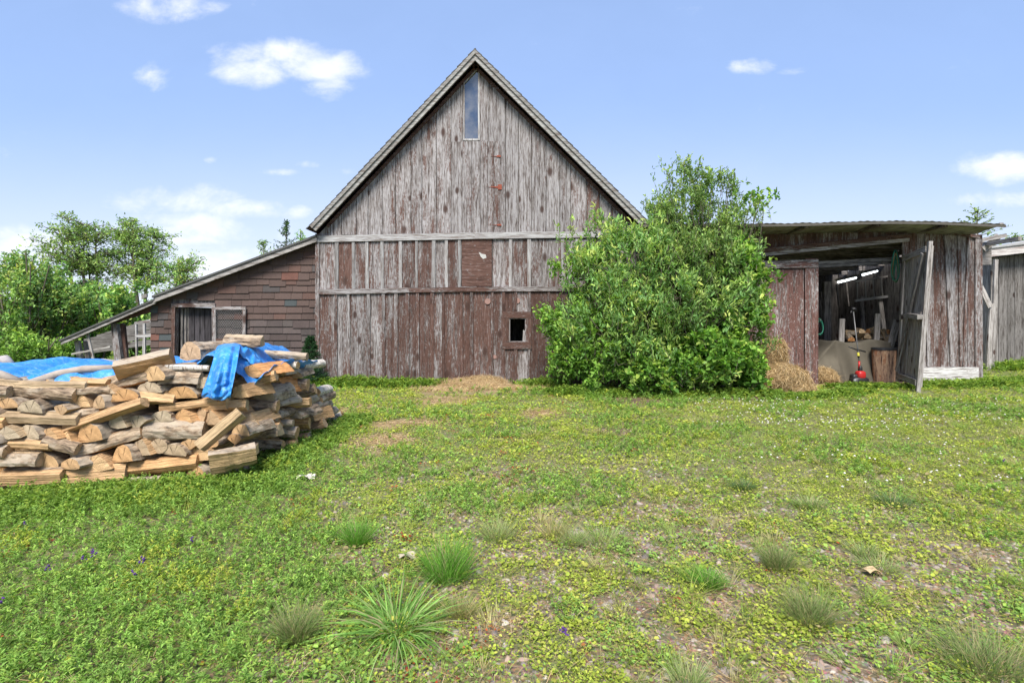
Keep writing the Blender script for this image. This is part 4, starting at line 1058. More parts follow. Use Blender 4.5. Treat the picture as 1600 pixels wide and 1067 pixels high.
def build_pile():
    for (u, v, wd, h, ty, tilt, lk, sec), LAB in zip(LOGS, log_labels()):
        Y = pileY(u)+max(0, (700-v))*.0009+rng.uniform(-.03, .05); s = Y/F
        X, Z = bx(u, Y), bz(v, Y); t = rng.choice(TINTS[:3]); e = rng.choice(TINTS)
        if lk == 'o': t = OR; e = (.50, .29, .13)
        if lk == 'g': t = GY; e = (.45, .36, .25)
        ang = math.radians(tilt); slope = -(.25 if u < 380 else .0)
        shp = {'dome': 'half round', 'wedge': 'wedge', 'peak': 'quarter', 'round': 'round', 'block': 'rough split'}[sec]
        if ty == 'S':
            L = wd*s; yaw = rng.uniform(-.12, .12)+(.18 if u < 380 else .1)
            if sec == 'round' and lk == 'b': roll = rng.uniform(-.3, .3)
            else: roll = rng.uniform(-.5, .3)
            ax = (math.cos(ang), math.sin(yaw), math.sin(ang))
            put_log('firewood_log', sec, h*s*1.15, h*s, L, (X, Y+h*s*.5, Z), ax, roll, t, e, LAB, birch=(lk == 'w'))
        else:
            L = rng.uniform(.42, .52); yaw = rng.uniform(-.35, .25)
            ax = Vector((math.sin(yaw)*.9, -1, rng.uniform(-.05, .05))).normalized()
            C = Vector((X, Y, Z))-ax*(L/2)
            put_log('firewood_log', sec, wd*s, h*s, L, C, ax, ang+rng.uniform(-.08, .08), t, e, LAB, birch=(lk == 'w'))
    # hero logs
    def hero(u, v, Y, w, h, L, ax, roll, sec, t, e, label, flip=False):
        put_log('firewood_log', sec, w, h, L, (bx(u, Y), Y, bz(v, Y)), ax, roll, t, e, label, group=None, flip=flip)
    hero(345, 671, 5.0, .145, .125, .46, (-.62, -.45, -.62), .6, 'block', (.42, .30, .17), (.32, .25, .16), 'pale square split log leaning steeply against the right front of the firewood pile')
    hero(364, 711, 5.0, .20, .19, .40, (-.86, -.50, -.10), 1.15, 'dome', (.42, .29, .15), (.38, .265, .14), 'large split log jutting forward below the leaning one at the foot of the pile')
    hero(226, 567, 5.1, .21, .19, .48, (-.90, -.42, -.22), .9, 'dome', (.50, .29, .14), (.40, .22, .10), 'thick orange-tan split log lying highest on the pile front, left of the draped tarp')
    hero(322, 547, 5.75, .28, .20, .42, (-.25, -1, .0), 0.05, 'dome', (.5, .36, .22), (.50, .35, .22), 'half round log standing on the blue tarp beneath the doorway')
    hero(382, 532, 6.0, .22, .13, .40, (.95, .2, -.05), .1, 'peak', (.48, .37, .25), (.45, .33, .2), 'bark covered log weighing down the peak of the blue tarp')
    # grey weathered sticks on the left tarp
    def stick(pts, r, label, c=(.33, .28, .235)):
        m = MB(); m.tube(pts, r, c, n=10); o = m.build('weathered_pole', plain('weathered_pole', c, .85, var=.3, scale=18, bump=.6), None, True, origin=pts[0]); tag(o, label, 'branch')
    Z = 1.05
    stick([(bx(8, 4.9), 4.9, bz(612, 4.9)), (bx(50, 5.1), 5.1, bz(598, 5.1)), (bx(90, 5.25), 5.25, bz(585, 5.25)), (bx(130, 5.35), 5.35, bz(577, 5.35)), (bx(178, 5.4), 5.4, bz(575, 5.4))], [.028, .04, .045, .042, .036], 'long curved bare pole lying across the left blue tarp')
    stick([(bx(-60, 4.75), 4.75, bz(577, 4.75)), (bx(0, 4.8), 4.8, bz(586, 4.8)), (bx(32, 4.85), 4.85, bz(596, 4.85))], [.05, .045, .03], 'short grey pole lying on the tarp at the left edge of the photo')
    stick([(bx(140, 6.3), 6.3, bz(568, 6.3)), (bx(160, 6.3), 6.3, bz(565, 6.3)), (bx(180, 6.3), 6.3, bz(566, 6.3))], [.03, .04, .03], 'grey stick lying at the back edge of the left blue tarp', (.30, .29, .29))
    stick([(bx(-20, 6.4), 6.4, bz(566, 6.4)), (bx(8, 6.4), 6.4, bz(563, 6.4)), (bx(18, 6.4), 6.4, bz(572, 6.4))], [.05, .07, .05], 'weathered grey stump piece behind the tarp at the left edge', (.34, .31, .30))
    # backing rows so that gaps show more wood
    k = 0
    for ci in range(6):
        x = -5.3; z = .12+ci*.16
        while x < -2.98-ci*.02:
            wd = rng.uniform(.2, .3); yb = 4.62+(x+4.6)*.33+.55
            ax = Vector((rng.uniform(-.2, .2), -1, 0)).normalized()
            sec = rng.choice(['dome', 'round', 'peak', 'wedge']); t = rng.choice(TINTS)
            put_log('firewood_log', sec, wd, .165, .45, (x, yb+.25, z), ax, 0, t, t, 'split log half hidden in the row behind the front of the firewood pile', group='hidden logs in the row behind the front'); x += wd+.005; k += 1
    for (y, n0, X) in ((5.95, 6, -2.98), (6.35, 6, -2.98), (6.8, 5, -2.98), (7.3, 3, -2.95), (7.8, 2, -2.85)):
        for ci in range(n0):
            t = rng.choice(TINTS); put_log('firewood_log', rng.choice(['dome', 'round', 'peak']), .36, .165, .5, (X-.25-ci*.02, y+.15, .09+ci*.162), (1, rng.uniform(-.3, .3), rng.uniform(-.08, .08)), rng.uniform(-1.6, 1.6), t, t, 'split log half hidden inside the right end of the firewood pile', group='hidden logs inside the right end')
build_pile()
# ------------------------------------------------------------------ tarps
def tarp_mat():
    m, t, b = mat_new('blue_tarp'); p = geo_pos(t); n = t.noise(p, 5, 6, .6); n2 = t.noise(p, 16, 5, .65, 1.0); n3 = t.noise(p, 1.6, 4, .5)
    c = t.ramp(n, [(.3, (.012, .15, .48)), (.6, (.03, .25, .66)), (.8, (.10, .38, .76))])
    c = t.mix(t.ss(n2, .50, .72, 0, .6), c, (.30, .52, .80))  # pale blue blotches paint highlights into the tarp's colour
    t.l.new(c, b.inputs['Base Color']); b.inputs['Roughness'].default_value = .38; b.inputs['Specular IOR Level'].default_value = .5
    bp = t.new('ShaderNodeBump'); bp.inputs['Strength'].default_value = .7; bp.inputs['Distance'].default_value = .03
    t.l.new(t.math('ADD', n2, n), bp.inputs['Height']); t.l.new(bp.outputs[0], b.inputs['Normal']); return m
TARP = tarp_mat()
def build_tarps():
    # left tarp: broad sheet over the top of the stack
    m = MB()
    def fn(i, j):
        u = -140+i*352; y = 4.95+j*2.2+ .33*(i-.35)
        x = bx(u, 5.3)*(1+.0*j)-.5*j*0
        z = 1.03+.12*j-.10*j*j*1.5+.035*math.sin(i*21+j*5)+.03*math.sin(i*9-j*11+1)+.02*math.sin(i*47+j*3)
        z += .02*(mnoise.noise(Vector((x*5, y*5, 2)))) - max(0, i-.9)*.3 + (-.30*max(0, .10-j)/.1)
        z -= max(0, j-.8)*2.0
        return (x, y, z)
    m.grid(fn, 90, 40); o = m.build('blue_tarp', TARP, None, True, origin=(-3.9, 5.8, 1.0)); s = o.modifiers.new('t', 'SOLIDIFY'); s.thickness = .004
    tag(o, 'wrinkled blue tarp spread flat over the left half of the firewood pile', 'tarp')
    # right tarp: over the back of the stack, tongue draped down the front
    m = MB()
    # ridge profile in pixels along u at the crest, depth 5.9
    cu = [255, 268, 290, 322, 336, 350, 362, 372, 384, 400, 412, 424, 440]; cv = [580, 572, 562, 556, 551, 540, 537, 539, 546, 566, 576, 576, 556]
    def crest(u): return bz(float(np.interp(u, cu, cv)), 5.85)
    def fn2(i, j):
        u = 255+i*178; zc = crest(u); y = 5.35+j*1.9
        x = bx(u, 5.85)+.0*j
        front = max(0, (.30-j)/.30)
        z = zc-front*(.12+.03*math.sin(i*20))-max(0, j-.45)*.25+.014*math.sin(i*33+j*8)+.012*math.sin(i*60-j*17)
        z += .03*mnoise.noise(Vector((x*6, y*6, 7)))
        return (x, y+front*.12, z)
    m.grid(fn2, 80, 34)
    # tongue: cross-section path from crest forward and down
    us = [(.0, 356), (1, 356)]
    path = [(362, 536, 6.05), (358, 537, 5.80), (354, 542, 5.50), (351, 552, 5.30), (349, 566, 5.16), (347, 580, 5.08), (345, 594, 5.04), (343, 606, 5.02), (341, 617, 5.0), (342, 623, 5.02)]
    wid = [30, 34, 36, 38, 39, 40, 42, 44, 46, 44]
    K = len(path)-1
    def fn3(i, j):
        q = j*K; k = min(int(q), K-1); f = q-k
        u, v, Y = [path[k][a]*(1-f)+path[k+1][a]*f for a in range(3)]; wd = wid[k]*(1-f)+wid[k+1]*f
        s = i-.5; fold = .030*math.sin(i*9+j*2.0)+.022*math.sin(i*19-j*3)+.035*max(0, abs(s)-.32)/.18+.012*math.sin(j*40+i*12)*(1 if j > .7 else .3)
        uu = u+s*wd+3*math.sin(j*5)
        Yf = Y+fold*.9+abs(s)*.12
        return (bx(uu, Yf), Yf, bz(v+abs(s)*4*(j > .05)-3*math.sin(i*8)*(j > .85), Y)+.012*mnoise.noise(Vector((uu*.1, v*.1, 3))))
    m.grid(fn3, 36, 60)
    # right corner flap drooping towards u=415
    def fn4(i, j):
        u = 372+i*52; vtop = np.interp(u, [372, 388, 405, 415, 424], [538, 545, 562, 570, 566]); vb = np.interp(u, [372, 385, 400, 412, 424], [552, 562, 574, 580, 572])
        v = vtop+(vb-vtop)*j; Y = 5.75-.12*j+.03*math.sin(i*17+j*4)+.25*i
        return (bx(u, Y), Y, bz(v, Y)+.01*math.sin(i*30))
    m.grid(fn4, 30, 12)
    o = m.build('blue_tarp', TARP, None, True, origin=(-3.3, 5.8, 1.1)); s = o.modifiers.new('t', 'SOLIDIFY'); s.thickness = .004
    tag(o, 'crumpled blue tarp with a tongue draped down the front of the pile', 'tarp')
build_tarps()

# ------------------------------------------------------------------ hay and straw
def strands(n, fpos, L, Wd, cols, flat=.35, sd=0):
    r = np.random.default_rng(sd); p, nr = fpos(r, n)
    d = r.normal(0, 1, (n, 3)); d -= nr*np.sum(d*nr, 1, keepdims=True)*(1-flat*.5); d = norm(d)
    c = cols[r.integers(0, len(cols), n)]*r.uniform(.7, 1.2, (n, 1))
    return blades_arrays(p, d, r.uniform(.5, 1.3, n)*L, np.full(n, Wd)*r.uniform(.7, 1.3, n), c, .35)
HAYC = 1.12*np.array([(.46, .33, .17), (.38, .26, .13), (.52, .40, .23), (.30, .20, .10), (.42, .31, .19)])
def hay_pile(name, label, blobs, n, L=.16, cat='hay', wd=.006):
    """blobs: (cx, cy, cz, rx, ry, rz)"""
    m = MB(); cx, cy = blobs[0][0], blobs[0][1]
    root = thing(name, label, cat, (cx, cy, 0))
    for (x, y, z, rx, ry, rz) in blobs:
        def fn(i, j):
            a = 2*math.pi*i; b = math.pi*(j-.5); nn = 1+.10*mnoise.noise(Vector((math.cos(a)*2+x, math.sin(a)*2+y, j*5)))
            return (x+rx*.93*nn*math.cos(b)*math.cos(a), y+ry*.93*nn*math.cos(b)*math.sin(a), max(z+rz*.93*nn*math.sin(b), -.02))
        m.grid(fn, 28, 16, (.3, .2, .1))
    m.build('hay_core', plain('hay_core', (.27, .185, .09), .95, var=.5, scale=30, bump=1.0), root, True)
    bl = np.array(blobs); vol = bl[:, 3]*bl[:, 5]; pr = vol/vol.sum()
    def fpos(r, n):
        k = r.choice(len(bl), n, p=pr); d = norm(r.normal(0, 1, (n, 3))*np.array([1, 1, 1])); d[:, 1] = -np.abs(d[:, 1])*np.where(r.random(n) < .75, 1, -1)
        d[:, 2] = np.where(d[:, 2] < -.3, -d[:, 2], d[:, 2]); d = norm(d)
        p = bl[k, :3]+d*bl[k, 3:]*r.uniform(.88, 1.06, (n, 1)); p[:, 2] = np.maximum(p[:, 2], gz(p[:, 0], p[:, 1])+.005); return p, d
    foliage('hay_strands', [strands(n, fpos, L, wd, HAYC, sd=int(abs(cx*100)))], STRAWM, root, (cx, cy, 0))
Yh = 11.45
hay_pile('hay_heap', 'loose golden hay heap slumped against the closed flaking door', [(bx(1213, 11.2), 11.3, .22, .74, .55, .40), (bx(1194, 11.6), 11.6, .70, .50, .35, .33), (bx(1172, 11.5), 11.5, .30, .55, .5, .38), (bx(1208, 11.7), 11.7, .95, .28, .25, .16), (bx(1240, 11.1), 11.1, .08, .42, .4, .18)], 15000)
hay_pile('hay_heap', 'small clump of hay just inside the shed doorway by the left jamb', [(bx(1288, 12.6), 12.7, .12, .35, .35, .26), (bx(1277, 12.5), 12.8, .16, .25, .3, .28)], 2500)
hay_pile('hay_heap', 'low spread of dry hay at the foot of the barn wall under the square window', [(bx(735, 12.0), 12.05, -.02, 1.0, .5, .20), (bx(705, 11.6), 11.6, -.10, .9, .7, .18), (bx(800, 11.7), 11.75, -.12, 1.4, .5, .20), (bx(755, 12.2), 12.2, .02, .6, .3, .22)], 10000, L=.13)
# ------------------------------------------------------------------ things inside the open shed
def build_inside():
    # canvas sheet
    root = thing('canvas_sheet', 'grey brown canvas sheet draped over a heap inside the open shed', 'canvas', (bx(1340, 12.9), 12.9, 0))
    m = MB()
    pu = [1277, 1290, 1304, 1311, 1330, 1350, 1362, 1378, 1395, 1400]; pv = [573, 555, 541, 531, 536, 536, 530, 531, 534, 545]
    def fn(i, j):
        u = 1277+i*118; Y0 = 12.75+.25*math.sin(i*6)*.3; vt = float(np.interp(u, pu, pv)); zt = bz(vt, 12.95)
        if j < .62:
            k = j/.62; z = .03+(zt-.03)*k; Y = Y0+.25*k+.07*math.sin(i*19+k*3)*(1-.4*k)+.04*math.sin(i*37)*(1-k); 
            if u < 1312: Y += .05*math.sin(k*8+i*10)
        else:
            k = (j-.62)/.38; z = zt+.02*math.sin(i*12+k*5)-.05*k; Y = Y0+.25+k*.9
        return (bx(u, 12.9), Y, z)
    m.grid(fn, 60, 34); m.build('sheet', plain('canvas', (.105, .092, .07), .95, var=.18, scale=5, bump=.2), root, True)
    # stump
    st = thing('chopping_stump', 'big reddish brown log chunk standing upright beside the canvas sheet', 'stump', (bx(1384, 12.55), 12.6, 0))
    m = MB(); R = .27; pts = []
    def fs(i, j):
        a = 2*math.pi*i; r = R*(1+.10*mnoise.noise(Vector((math.cos(a)*1.5, math.sin(a)*1.5, 4)))+.05*math.sin(a*3))*(1-.12*(1-j)); return (bx(1384, 12.6)+r*math.cos(a), 12.65+r*math.sin(a)*.8, .02+j*.80)
    m.grid(lambda i, j: fs(j, i), 8, 28); m.build('trunk', timber('stump_wood', pale=(.36, .24, .16), mid=(.22, .13, .09), dark=(.05, .03, .025), paint=(.2, .09, .05), amount=-.05, gscale=.6), st, True)
    m = MB(); n = 28; cx, cy = bx(1384, 12.6), 12.65
    m.prism([(0, 0), (1, 0), (0, 1)][:0] or [], 0, 0)
    b0 = len(m.v); 
    for i in range(n):
        x, y, z = fs(i/n, 1.0); m.v.append((x+(x-cx)*.06, y+(y-cy)*.06, z))
    for i in range(n):
        x, y, z = fs(i/n, 1.0); m.v.append((x+(x-cx)*.03, y+(y-cy)*.03, z+.05))
    for i in range(n): m.face([i, (i+1) % n, n+(i+1) % n, n+i], [(0, 0)]*4, (.2, .2, .2))
    m.face(list(range(n, 2*n)), [(0, 0)]*n, (.2, .2, .2)); m.build('dark_cover', BLACK, st)
    # string trimmer
    tx, ty = bx(1342, 12.1), 12.1
    tr = thing('string_trimmer', 'string trimmer with red and black engine propped upright at the doorway', 'trimmer', (tx, ty, 0))
    RED = plain('red_plastic', (.38, .02, .02), .35, var=.08)
    def ell(mb, c, r, n=14, k=9, sq=1.0, col=(.5, .5, .5)):
        def f(i, j):
            a = 2*math.pi*i; b = math.pi*(j-.5); s = lambda q: math.copysign(abs(q)**sq, q)
            return (c[0]+r[0]*s(math.cos(b))*s(math.cos(a)), c[1]+r[1]*s(math.cos(b))*s(math.sin(a)), c[2]+r[2]*s(math.sin(b)))
        mb.grid(f, n, k, col)
    m = MB(); ell(m, (tx+.02, ty-.02, .26), (.10, .10, .10), sq=.6); ell(m, (tx+.13, ty, .12), (.06, .08, .08), sq=.7); m.build('engine_cover', RED, tr, True)
    m = MB(); ell(m, (tx, ty, .12), (.20, .13, .10), sq=.6); ell(m, (tx-.1, ty+.02, .2), (.08, .09, .08), sq=.6); ell(m, (tx+.03, ty, .38), (.04, .05, .10), sq=.7); m.build('engine_block', BLACK, tr, True)
    m = MB(); m.tube([(tx-.17, ty-.11, .13), (tx-.17, ty-.15, .13)], .055, n=12); m.build('air_filter', STEEL, tr, True)
    m = MB(); m.tube([(tx+.005, ty, .40), (tx+.02, ty+.02, .58)], .022, n=8); m.build('clutch_neck', RED, tr, True)
    m = MB(); m.tube([(tx+.02, ty+.02, .56), (tx+.10, ty+.35, 1.80)], .013, n=8); m.build('shaft', STEEL, tr, True)
    m = MB(); m.tube([(tx-.21, ty+.04, .92), (tx-.02, ty+.10, .86), (tx+.20, ty+.06, .80)], .016, n=8); m.tube([(tx+.03, ty+.05, .66), (tx+.04, ty+.1, .86)], .024, n=8); m.build('handle', BLACK, tr, True)
    m = MB(); m.tube([(tx+.03, ty+.06, .70), (tx+.035, ty+.08, .78)], .026, n=8); m.build('yellow_collar', plain('yellow', (.5, .45, .05), .5), tr)
    m = MB(); ell(m, (tx+.10, ty+.33, 1.82), (.06, .05, .04)); m.tube([(tx+.05, ty+.33, 1.78), (tx+.0, ty+.30, 1.72)], .02, n=6); m.tube([(tx+.10, ty+.33, 1.82), (tx+.15, ty+.33, 1.76)], .025, n=6); m.build('cutter_head', BLACK, tr, True)
    # upright boards behind the canvas
    for (u, v0, v1, tilt, Y, lab) in ((1312, 545, 498, 4, 13.3, 'pale upright board stuck in the heap at the left of the canvas sheet'), (1366, 545, 490, 6, 13.2, 'tan upright board standing behind the canvas sheet by the stump')):
        m = MB(); m.beam((bx(u, Y), Y, .1), (bx(u+tilt, Y), Y, bz(v0-(v0-v1), Y)), .13, .04, (rng.random(), .1, .8), up=(0, 1, 0)); tag(m.build('upright_board', GREY_W, None, origin=(bx(u, Y), Y, 0)), lab, 'board')
    m = MB(); Y = 13.0; m.beam((bx(1385, Y), Y, .5), (bx(1402, Y), Y, bz(500, Y)), .16, .04, (.4, .1, .5), up=(0, 1, 0)); tag(m.build('slanted_board', GREY_W, None, origin=(bx(1385, Y), Y, .5)), 'dull grey board slanting behind the open door leaf above the stump', 'board')
    r = random.Random(12)
    for k, (u, Y, v0, v1, tl, lab) in enumerate(((1286, 15.6, 560, 470, 3, 'dark plank leaning at the far left inside the open shed'), (1298, 15.9, 565, 455, -4, 'dark pole leaning left of the upright pale board in the shed'), (1352, 15.2, 540, 462, 5, 'grimy board leaning behind the trimmer shaft in the shed'), (1390, 15.0, 545, 470, -3, 'grimy board leaning on the back wall below the ladder'))):
        m = MB(); m.beam((bx(u, Y), Y, .0), (bx(u+tl, Y), Y+.3, bz(v1, Y)), .12, .04, (r.random(), .1, .9), up=(0, 1, 0)); tag(m.build('leaning_board', GREY_W if k % 2 else DARK_W, None, origin=(bx(u, Y), Y, 0)), lab, 'board')
    # firewood heap in the shed
    r = random.Random(3)
    for k in range(16):
        u = 1326+r.random()*66; Y = 13.35+r.random()*.5; z = bz(532, 13.4)+.02+.30*math.exp(-((u-1352)/25)**2)*r.random()+.02*k/16
        t = r.choice([OR, TINTS[0], GY, GY]); put_log('firewood_log', r.choice(['dome', 'peak', 'block']), .16, .12, .42, (bx(u, Y), Y, z), (r.uniform(-1, 1), r.uniform(-1, 1), r.uniform(-.1, .5)), 0, t, t, 'split log in the small heap behind the canvas inside the open shed', group='split logs heaped inside the open shed')
    for (x0, z1, r_) in ((0, 0, 0),):
        m = MB()
        m.grid(lambda i, j: (bx(1318+i*78, 13.5), 13.0+j*1.2, .05+(.95 if .1 < i < .95 and .1 < j < .9 else .3)), 14, 8, (.1, .1, .1)); o = m.build('heap_core', DARK_W, None, True, origin=(bx(1355, 13.5), 13.5, 0)); tag(o, 'dark mound of wood scraps underneath the logs inside the open shed', 'heap')
build_inside()

# ------------------------------------------------------------------ plants: shrubs and trees
def leafset(tips, starts, n_per, L, Wd, cols, spread=.35, up=.5, r=None, droop=0.0, jitter=.03, young=.6):
    """leaves alternate along twigs start->tip"""
    n = len(tips); k = np.repeat(np.arange(n), n_per); t = r.uniform(.12, 1.05, len(k))
    p = starts[k]*(1-t[:, None])+tips[k]*t[:, None]+r.normal(0, jitter, (len(k), 3))
    tw = norm(tips-starts)[k]; d = tw*up+r.normal(0, spread, (len(k), 3)); d[:, 2] -= droop
    nr = np.tile([0, 0, 1.0], (len(k), 1))+r.normal(0, .55, (len(k), 3))
    l = L*r.uniform(.6, 1.25, len(k)); tt = t[:, None]
    cb = cols[r.integers(0, len(cols), n)][k]
    c = cb*r.uniform(.75, 1.25, (len(k), 1))*r.uniform(.92, 1.08, (len(k), 3))*(1+np.clip(tt-.72, 0, .35)*np.array([2.2, 1.3, .8])*young)
    return leaves_arrays(p, d, nr, l, l*Wd, c)
def twigs_mesh(name, segs, mat, parent, origin):
    V = []; Fc = []
    for (a, b, r0, r1) in segs:
        a = np.array(a); b = np.array(b); d = b-a; L = np.linalg.norm(d)
        if L < 1e-4: continue
        d /= L; s = np.cross(d, [0, .3, 1.0] if abs(d[2]) < .9 else [1.0, 0, 0]); s /= np.linalg.norm(s); t = np.cross(d, s); o = len(V); m = 5 if r0 > .02 else 3
        for (p, rr) in ((a, r0), (b, r1)):
            for k in range(m): q = 2*math.pi*k/m; V.append(p+rr*(s*math.cos(q)+t*math.sin(q)))
        for k in range(m): k2 = (k+1) % m; Fc.append((o+k, o+k2, o+m+k2, o+m+k))
    me = bpy.data.meshes.new(name); set_mesh(me, np.array(V)-np.array(origin), np.array(Fc)); me.materials.append(mat)
    o = bpy.data.objects.new(name, me); COL.objects.link(o); o.parent = parent; return o
BARKM = plain('twig_bark', (.12, .10, .075), .85, var=.3)
def shrub(name, label, base, blobs, ntw, n_per, L, Wd, cols, seed, cat='shrub', group=None, twl=.35, nstem=9, shell=.55, mat=LEAF, up=.5, spread=.35, droop=0.0, zmin=.05, updir=.9, stem_r=.02, clump=.115):
    r = np.random.default_rng(seed); root = thing(name, label, cat, base, group); B = np.array(blobs, float)
    wgt = B[:, 3]*B[:, 5]*(B[:, 6] if B.shape[1] > 6 else 1); pr = wgt/wgt.sum(); k = r.choice(len(B), ntw, p=pr)
    d = norm(r.normal(0, 1, (ntw, 3))); rad = shell+(1-shell)*r.random(ntw)**.6
    lump = 1+.22*np.sin(d[:, 0]*5+k)*np.cos(d[:, 2]*6+seed)
    tips = B[k, :3]+d*B[k, 3:6]*(rad*lump)[:, None]
    nc = max(6, ntw//14); ci = r.integers(0, nc, ntw); cs = (B[0, 3]+B[0, 5])*.5*clump; move = r.random(ntw) < .88
    tips = np.where(move[:, None], tips[ci]+r.normal(0, 1, (ntw, 3))*cs*(.6+.8*r.random(nc))[ci][:, None], tips); tips[:, 2] = np.maximum(tips[:, 2], zmin+r.random(ntw)*.15)
    out = norm(tips-np.array([base[0], base[1], base[2]+.3])); dirs = norm(out*.6+np.array([0, 0, updir])+r.normal(0, .35, (ntw, 3)))
    starts = tips-dirs*twl*r.uniform(.6, 1.3, (ntw, 1))
    crown = foliage('foliage', [leafset(tips, starts, n_per, L, Wd, cols, spread, up, r, droop)], mat, root, base)
    segs = [(s, t, .005, .002) for s, t in zip(starts[::2], tips[::2])]
    hubs = B[r.integers(0, len(B), nstem), :3]+r.normal(0, .25, (nstem, 3))*B[0, 3]
    b0 = np.array(base); nodes = []
    for h in hubs:
        p0 = b0+np.array([r.normal(0, .15), r.normal(0, .1), -.02]); mid = (p0+h)/2+r.normal(0, .12, 3)
        for (a, b, r0, r1) in ((p0, mid, stem_r, stem_r*.75), (mid, h, stem_r*.75, stem_r*.4)): segs.append((a, b, r0, r1))
        nodes += [mid, h, (mid+h)/2]
    nodes = np.array(nodes)
    for s in starts[::5]:
        q = nodes[np.argmin(((nodes-s)**2).sum(1))]
        if ((q-s)**2).sum() > .16: q = s+(np.array([base[0], base[1], base[2]+.6])-s)*.12+r.normal(0, .06, 3)
        segs.append((q, s, stem_r*.3, .004))
    twigs_mesh('stem', segs, BARKM, root, base)
    return root
def B_(u, v, Y, ru, rv, ry, w=1.0): return (bx(u, Y), Y, bz(v, Y), ru*Y/F, ry, rv*Y/F, w)
G1 = 2.0*np.array([(.068, .125, .024), (.09, .16, .03), (.055, .10, .02), (.115, .19, .038), (.07, .13, .03)])
GW = 2.15*np.array([(.10, .17, .055), (.14, .21, .06), (.08, .14, .045), (.20, .25, .08), (.11, .19, .07)])
GT = 2.35*np.array([(.08, .125, .04), (.10, .155, .05), (.065, .105, .035), (.135, .185, .06)])
GB = 1.55*np.array([(.085, .18, .03), (.125, .23, .045), (.06, .13, .022), (.19, .28, .06)])
def build_shrubs():
    shrub('willow_shrub', 'broad pale green willow shrub in the middle of the thicket against the barn', (bx(980, 11.3), 11.3, 0),
          [B_(975, 425, 10.9, 92, 80, .75, 1.2), B_(1035, 470, 10.8, 110, 80, .8), B_(960, 500, 10.9, 105, 80, .8), B_(940, 385, 11.0, 55, 45, .5), B_(1130, 440, 11.0, 60, 65, .6), B_(1020, 560, 10.9, 120, 45, .7)],
          2100, 12, .115, .30, GW, 21, nstem=14, twl=.34, shell=.5)
    shrub('tall_shrub', 'tallest shrub of the thicket with small leaves, rising above the shed roof', (bx(1085, 11.6), 11.6, 0),
          [B_(1085, 335, 11.3, 74, 52, .6, .9), B_(1078, 280, 11.3, 34, 36, .35, .4), B_(1125, 298, 11.3, 42, 34, .4, .4), B_(1036, 330, 11.2, 30, 40, .35, .45), B_(1155, 345, 11.2, 36, 34, .4, .4), B_(1060, 385, 10.9, 60, 40, .5, .7), B_(1110, 390, 10.9, 60, 45, .5, .6), B_(1100, 400, 11.3, 85, 60, .7), B_(1110, 500, 11.3, 90, 90, .7), B_(1150, 345, 11.4, 38, 35, .4, .4), B_(1095, 262, 11.4, 55, 16, .3, .16)],
          2500, 12, .088, .36, GT, 22, nstem=16, twl=.34, shell=.25, updir=1.2)
    shrub('leafy_shrub', 'bright broad-leaved shrub low at the left side of the thicket by the square window', (bx(905, 11.5), 11.5, 0),
          [B_(905, 500, 11.1, 55, 55, .6), B_(905, 560, 11.0, 50, 40, .6), B_(940, 530, 10.9, 50, 60, .5), B_(875, 510, 11.2, 30, 50, .3, .45), B_(895, 405, 11.3, 34, 45, .35, .22), B_(925, 395, 11.3, 30, 40, .3, .35)],
          1200, 11, .085, .62, G1*1.25, 23, nstem=12, twl=.35, shell=.4, droop=.15)
    shrub('leafy_shrub', 'broad-leaved poplar shrub at the right side of the thicket reaching towards the shed', (bx(1120, 11.2), 11.2, 0),
          [B_(1100, 560, 10.7, 80, 50, .6), B_(1150, 480, 10.9, 40, 40, .45, .6), B_(1168, 400, 11.0, 34, 36, .3, .22), B_(1160, 350, 11.1, 40, 25, .3, .25), B_(1185, 505, 10.9, 30, 26, .3, .14), B_(1150, 560, 10.8, 40, 40, .5), B_(1020, 575, 10.5, 70, 32, .4, .7), B_(1150, 400, 11.0, 45, 40, .4, .3), B_(1196, 440, 10.9, 26, 60, .25, .14), B_(1170, 310, 11.2, 34, 28, .25, .1), B_(1205, 420, 10.9, 26, 26, .25, .12), B_(1205, 480, 10.9, 22, 40, .25, .12)],
          1150, 11, .105, .72, GB, 24, nstem=14, twl=.34, shell=.35, droop=.2)
    # seedling spruce by the woodpile
    r = np.random.default_rng(5); Y = 11.9; x = bx(485, Y); root = thing('spruce_seedling', 'small dark spruce seedling between the woodpile and the barn corner', 'spruce', (x, Y, 0)); parts = []; 
    for k in range(34):
        z = .05+k*.033; R = .42*(1-z/1.25)+.02
        for a in range(9):
            q = r.random()*6.28; n = 14; t = np.linspace(.1, 1, n)[:, None]; dirv = np.array([math.cos(q), math.sin(q), .25])
            p = np.array([x, Y, z])+dirv*R*t; d = np.tile(dirv, (n, 1))+r.normal(0, .7, (n, 3)); c = np.array([(.03, .075, .03)])*r.uniform(.7, 1.6, (n, 1))
            parts.append(leaves_arrays(p, d, r.normal(0, 1, (n, 3)), np.full(n, .06), np.full(n, .014), c))
    foliage('foliage', parts, LEAF, root, (x, Y, 0)); twigs_mesh('stem', [((x, Y, 0), (x, Y, 1.35), .02, .004)], BARKM, root, (x, Y, 0))
build_shrubs()

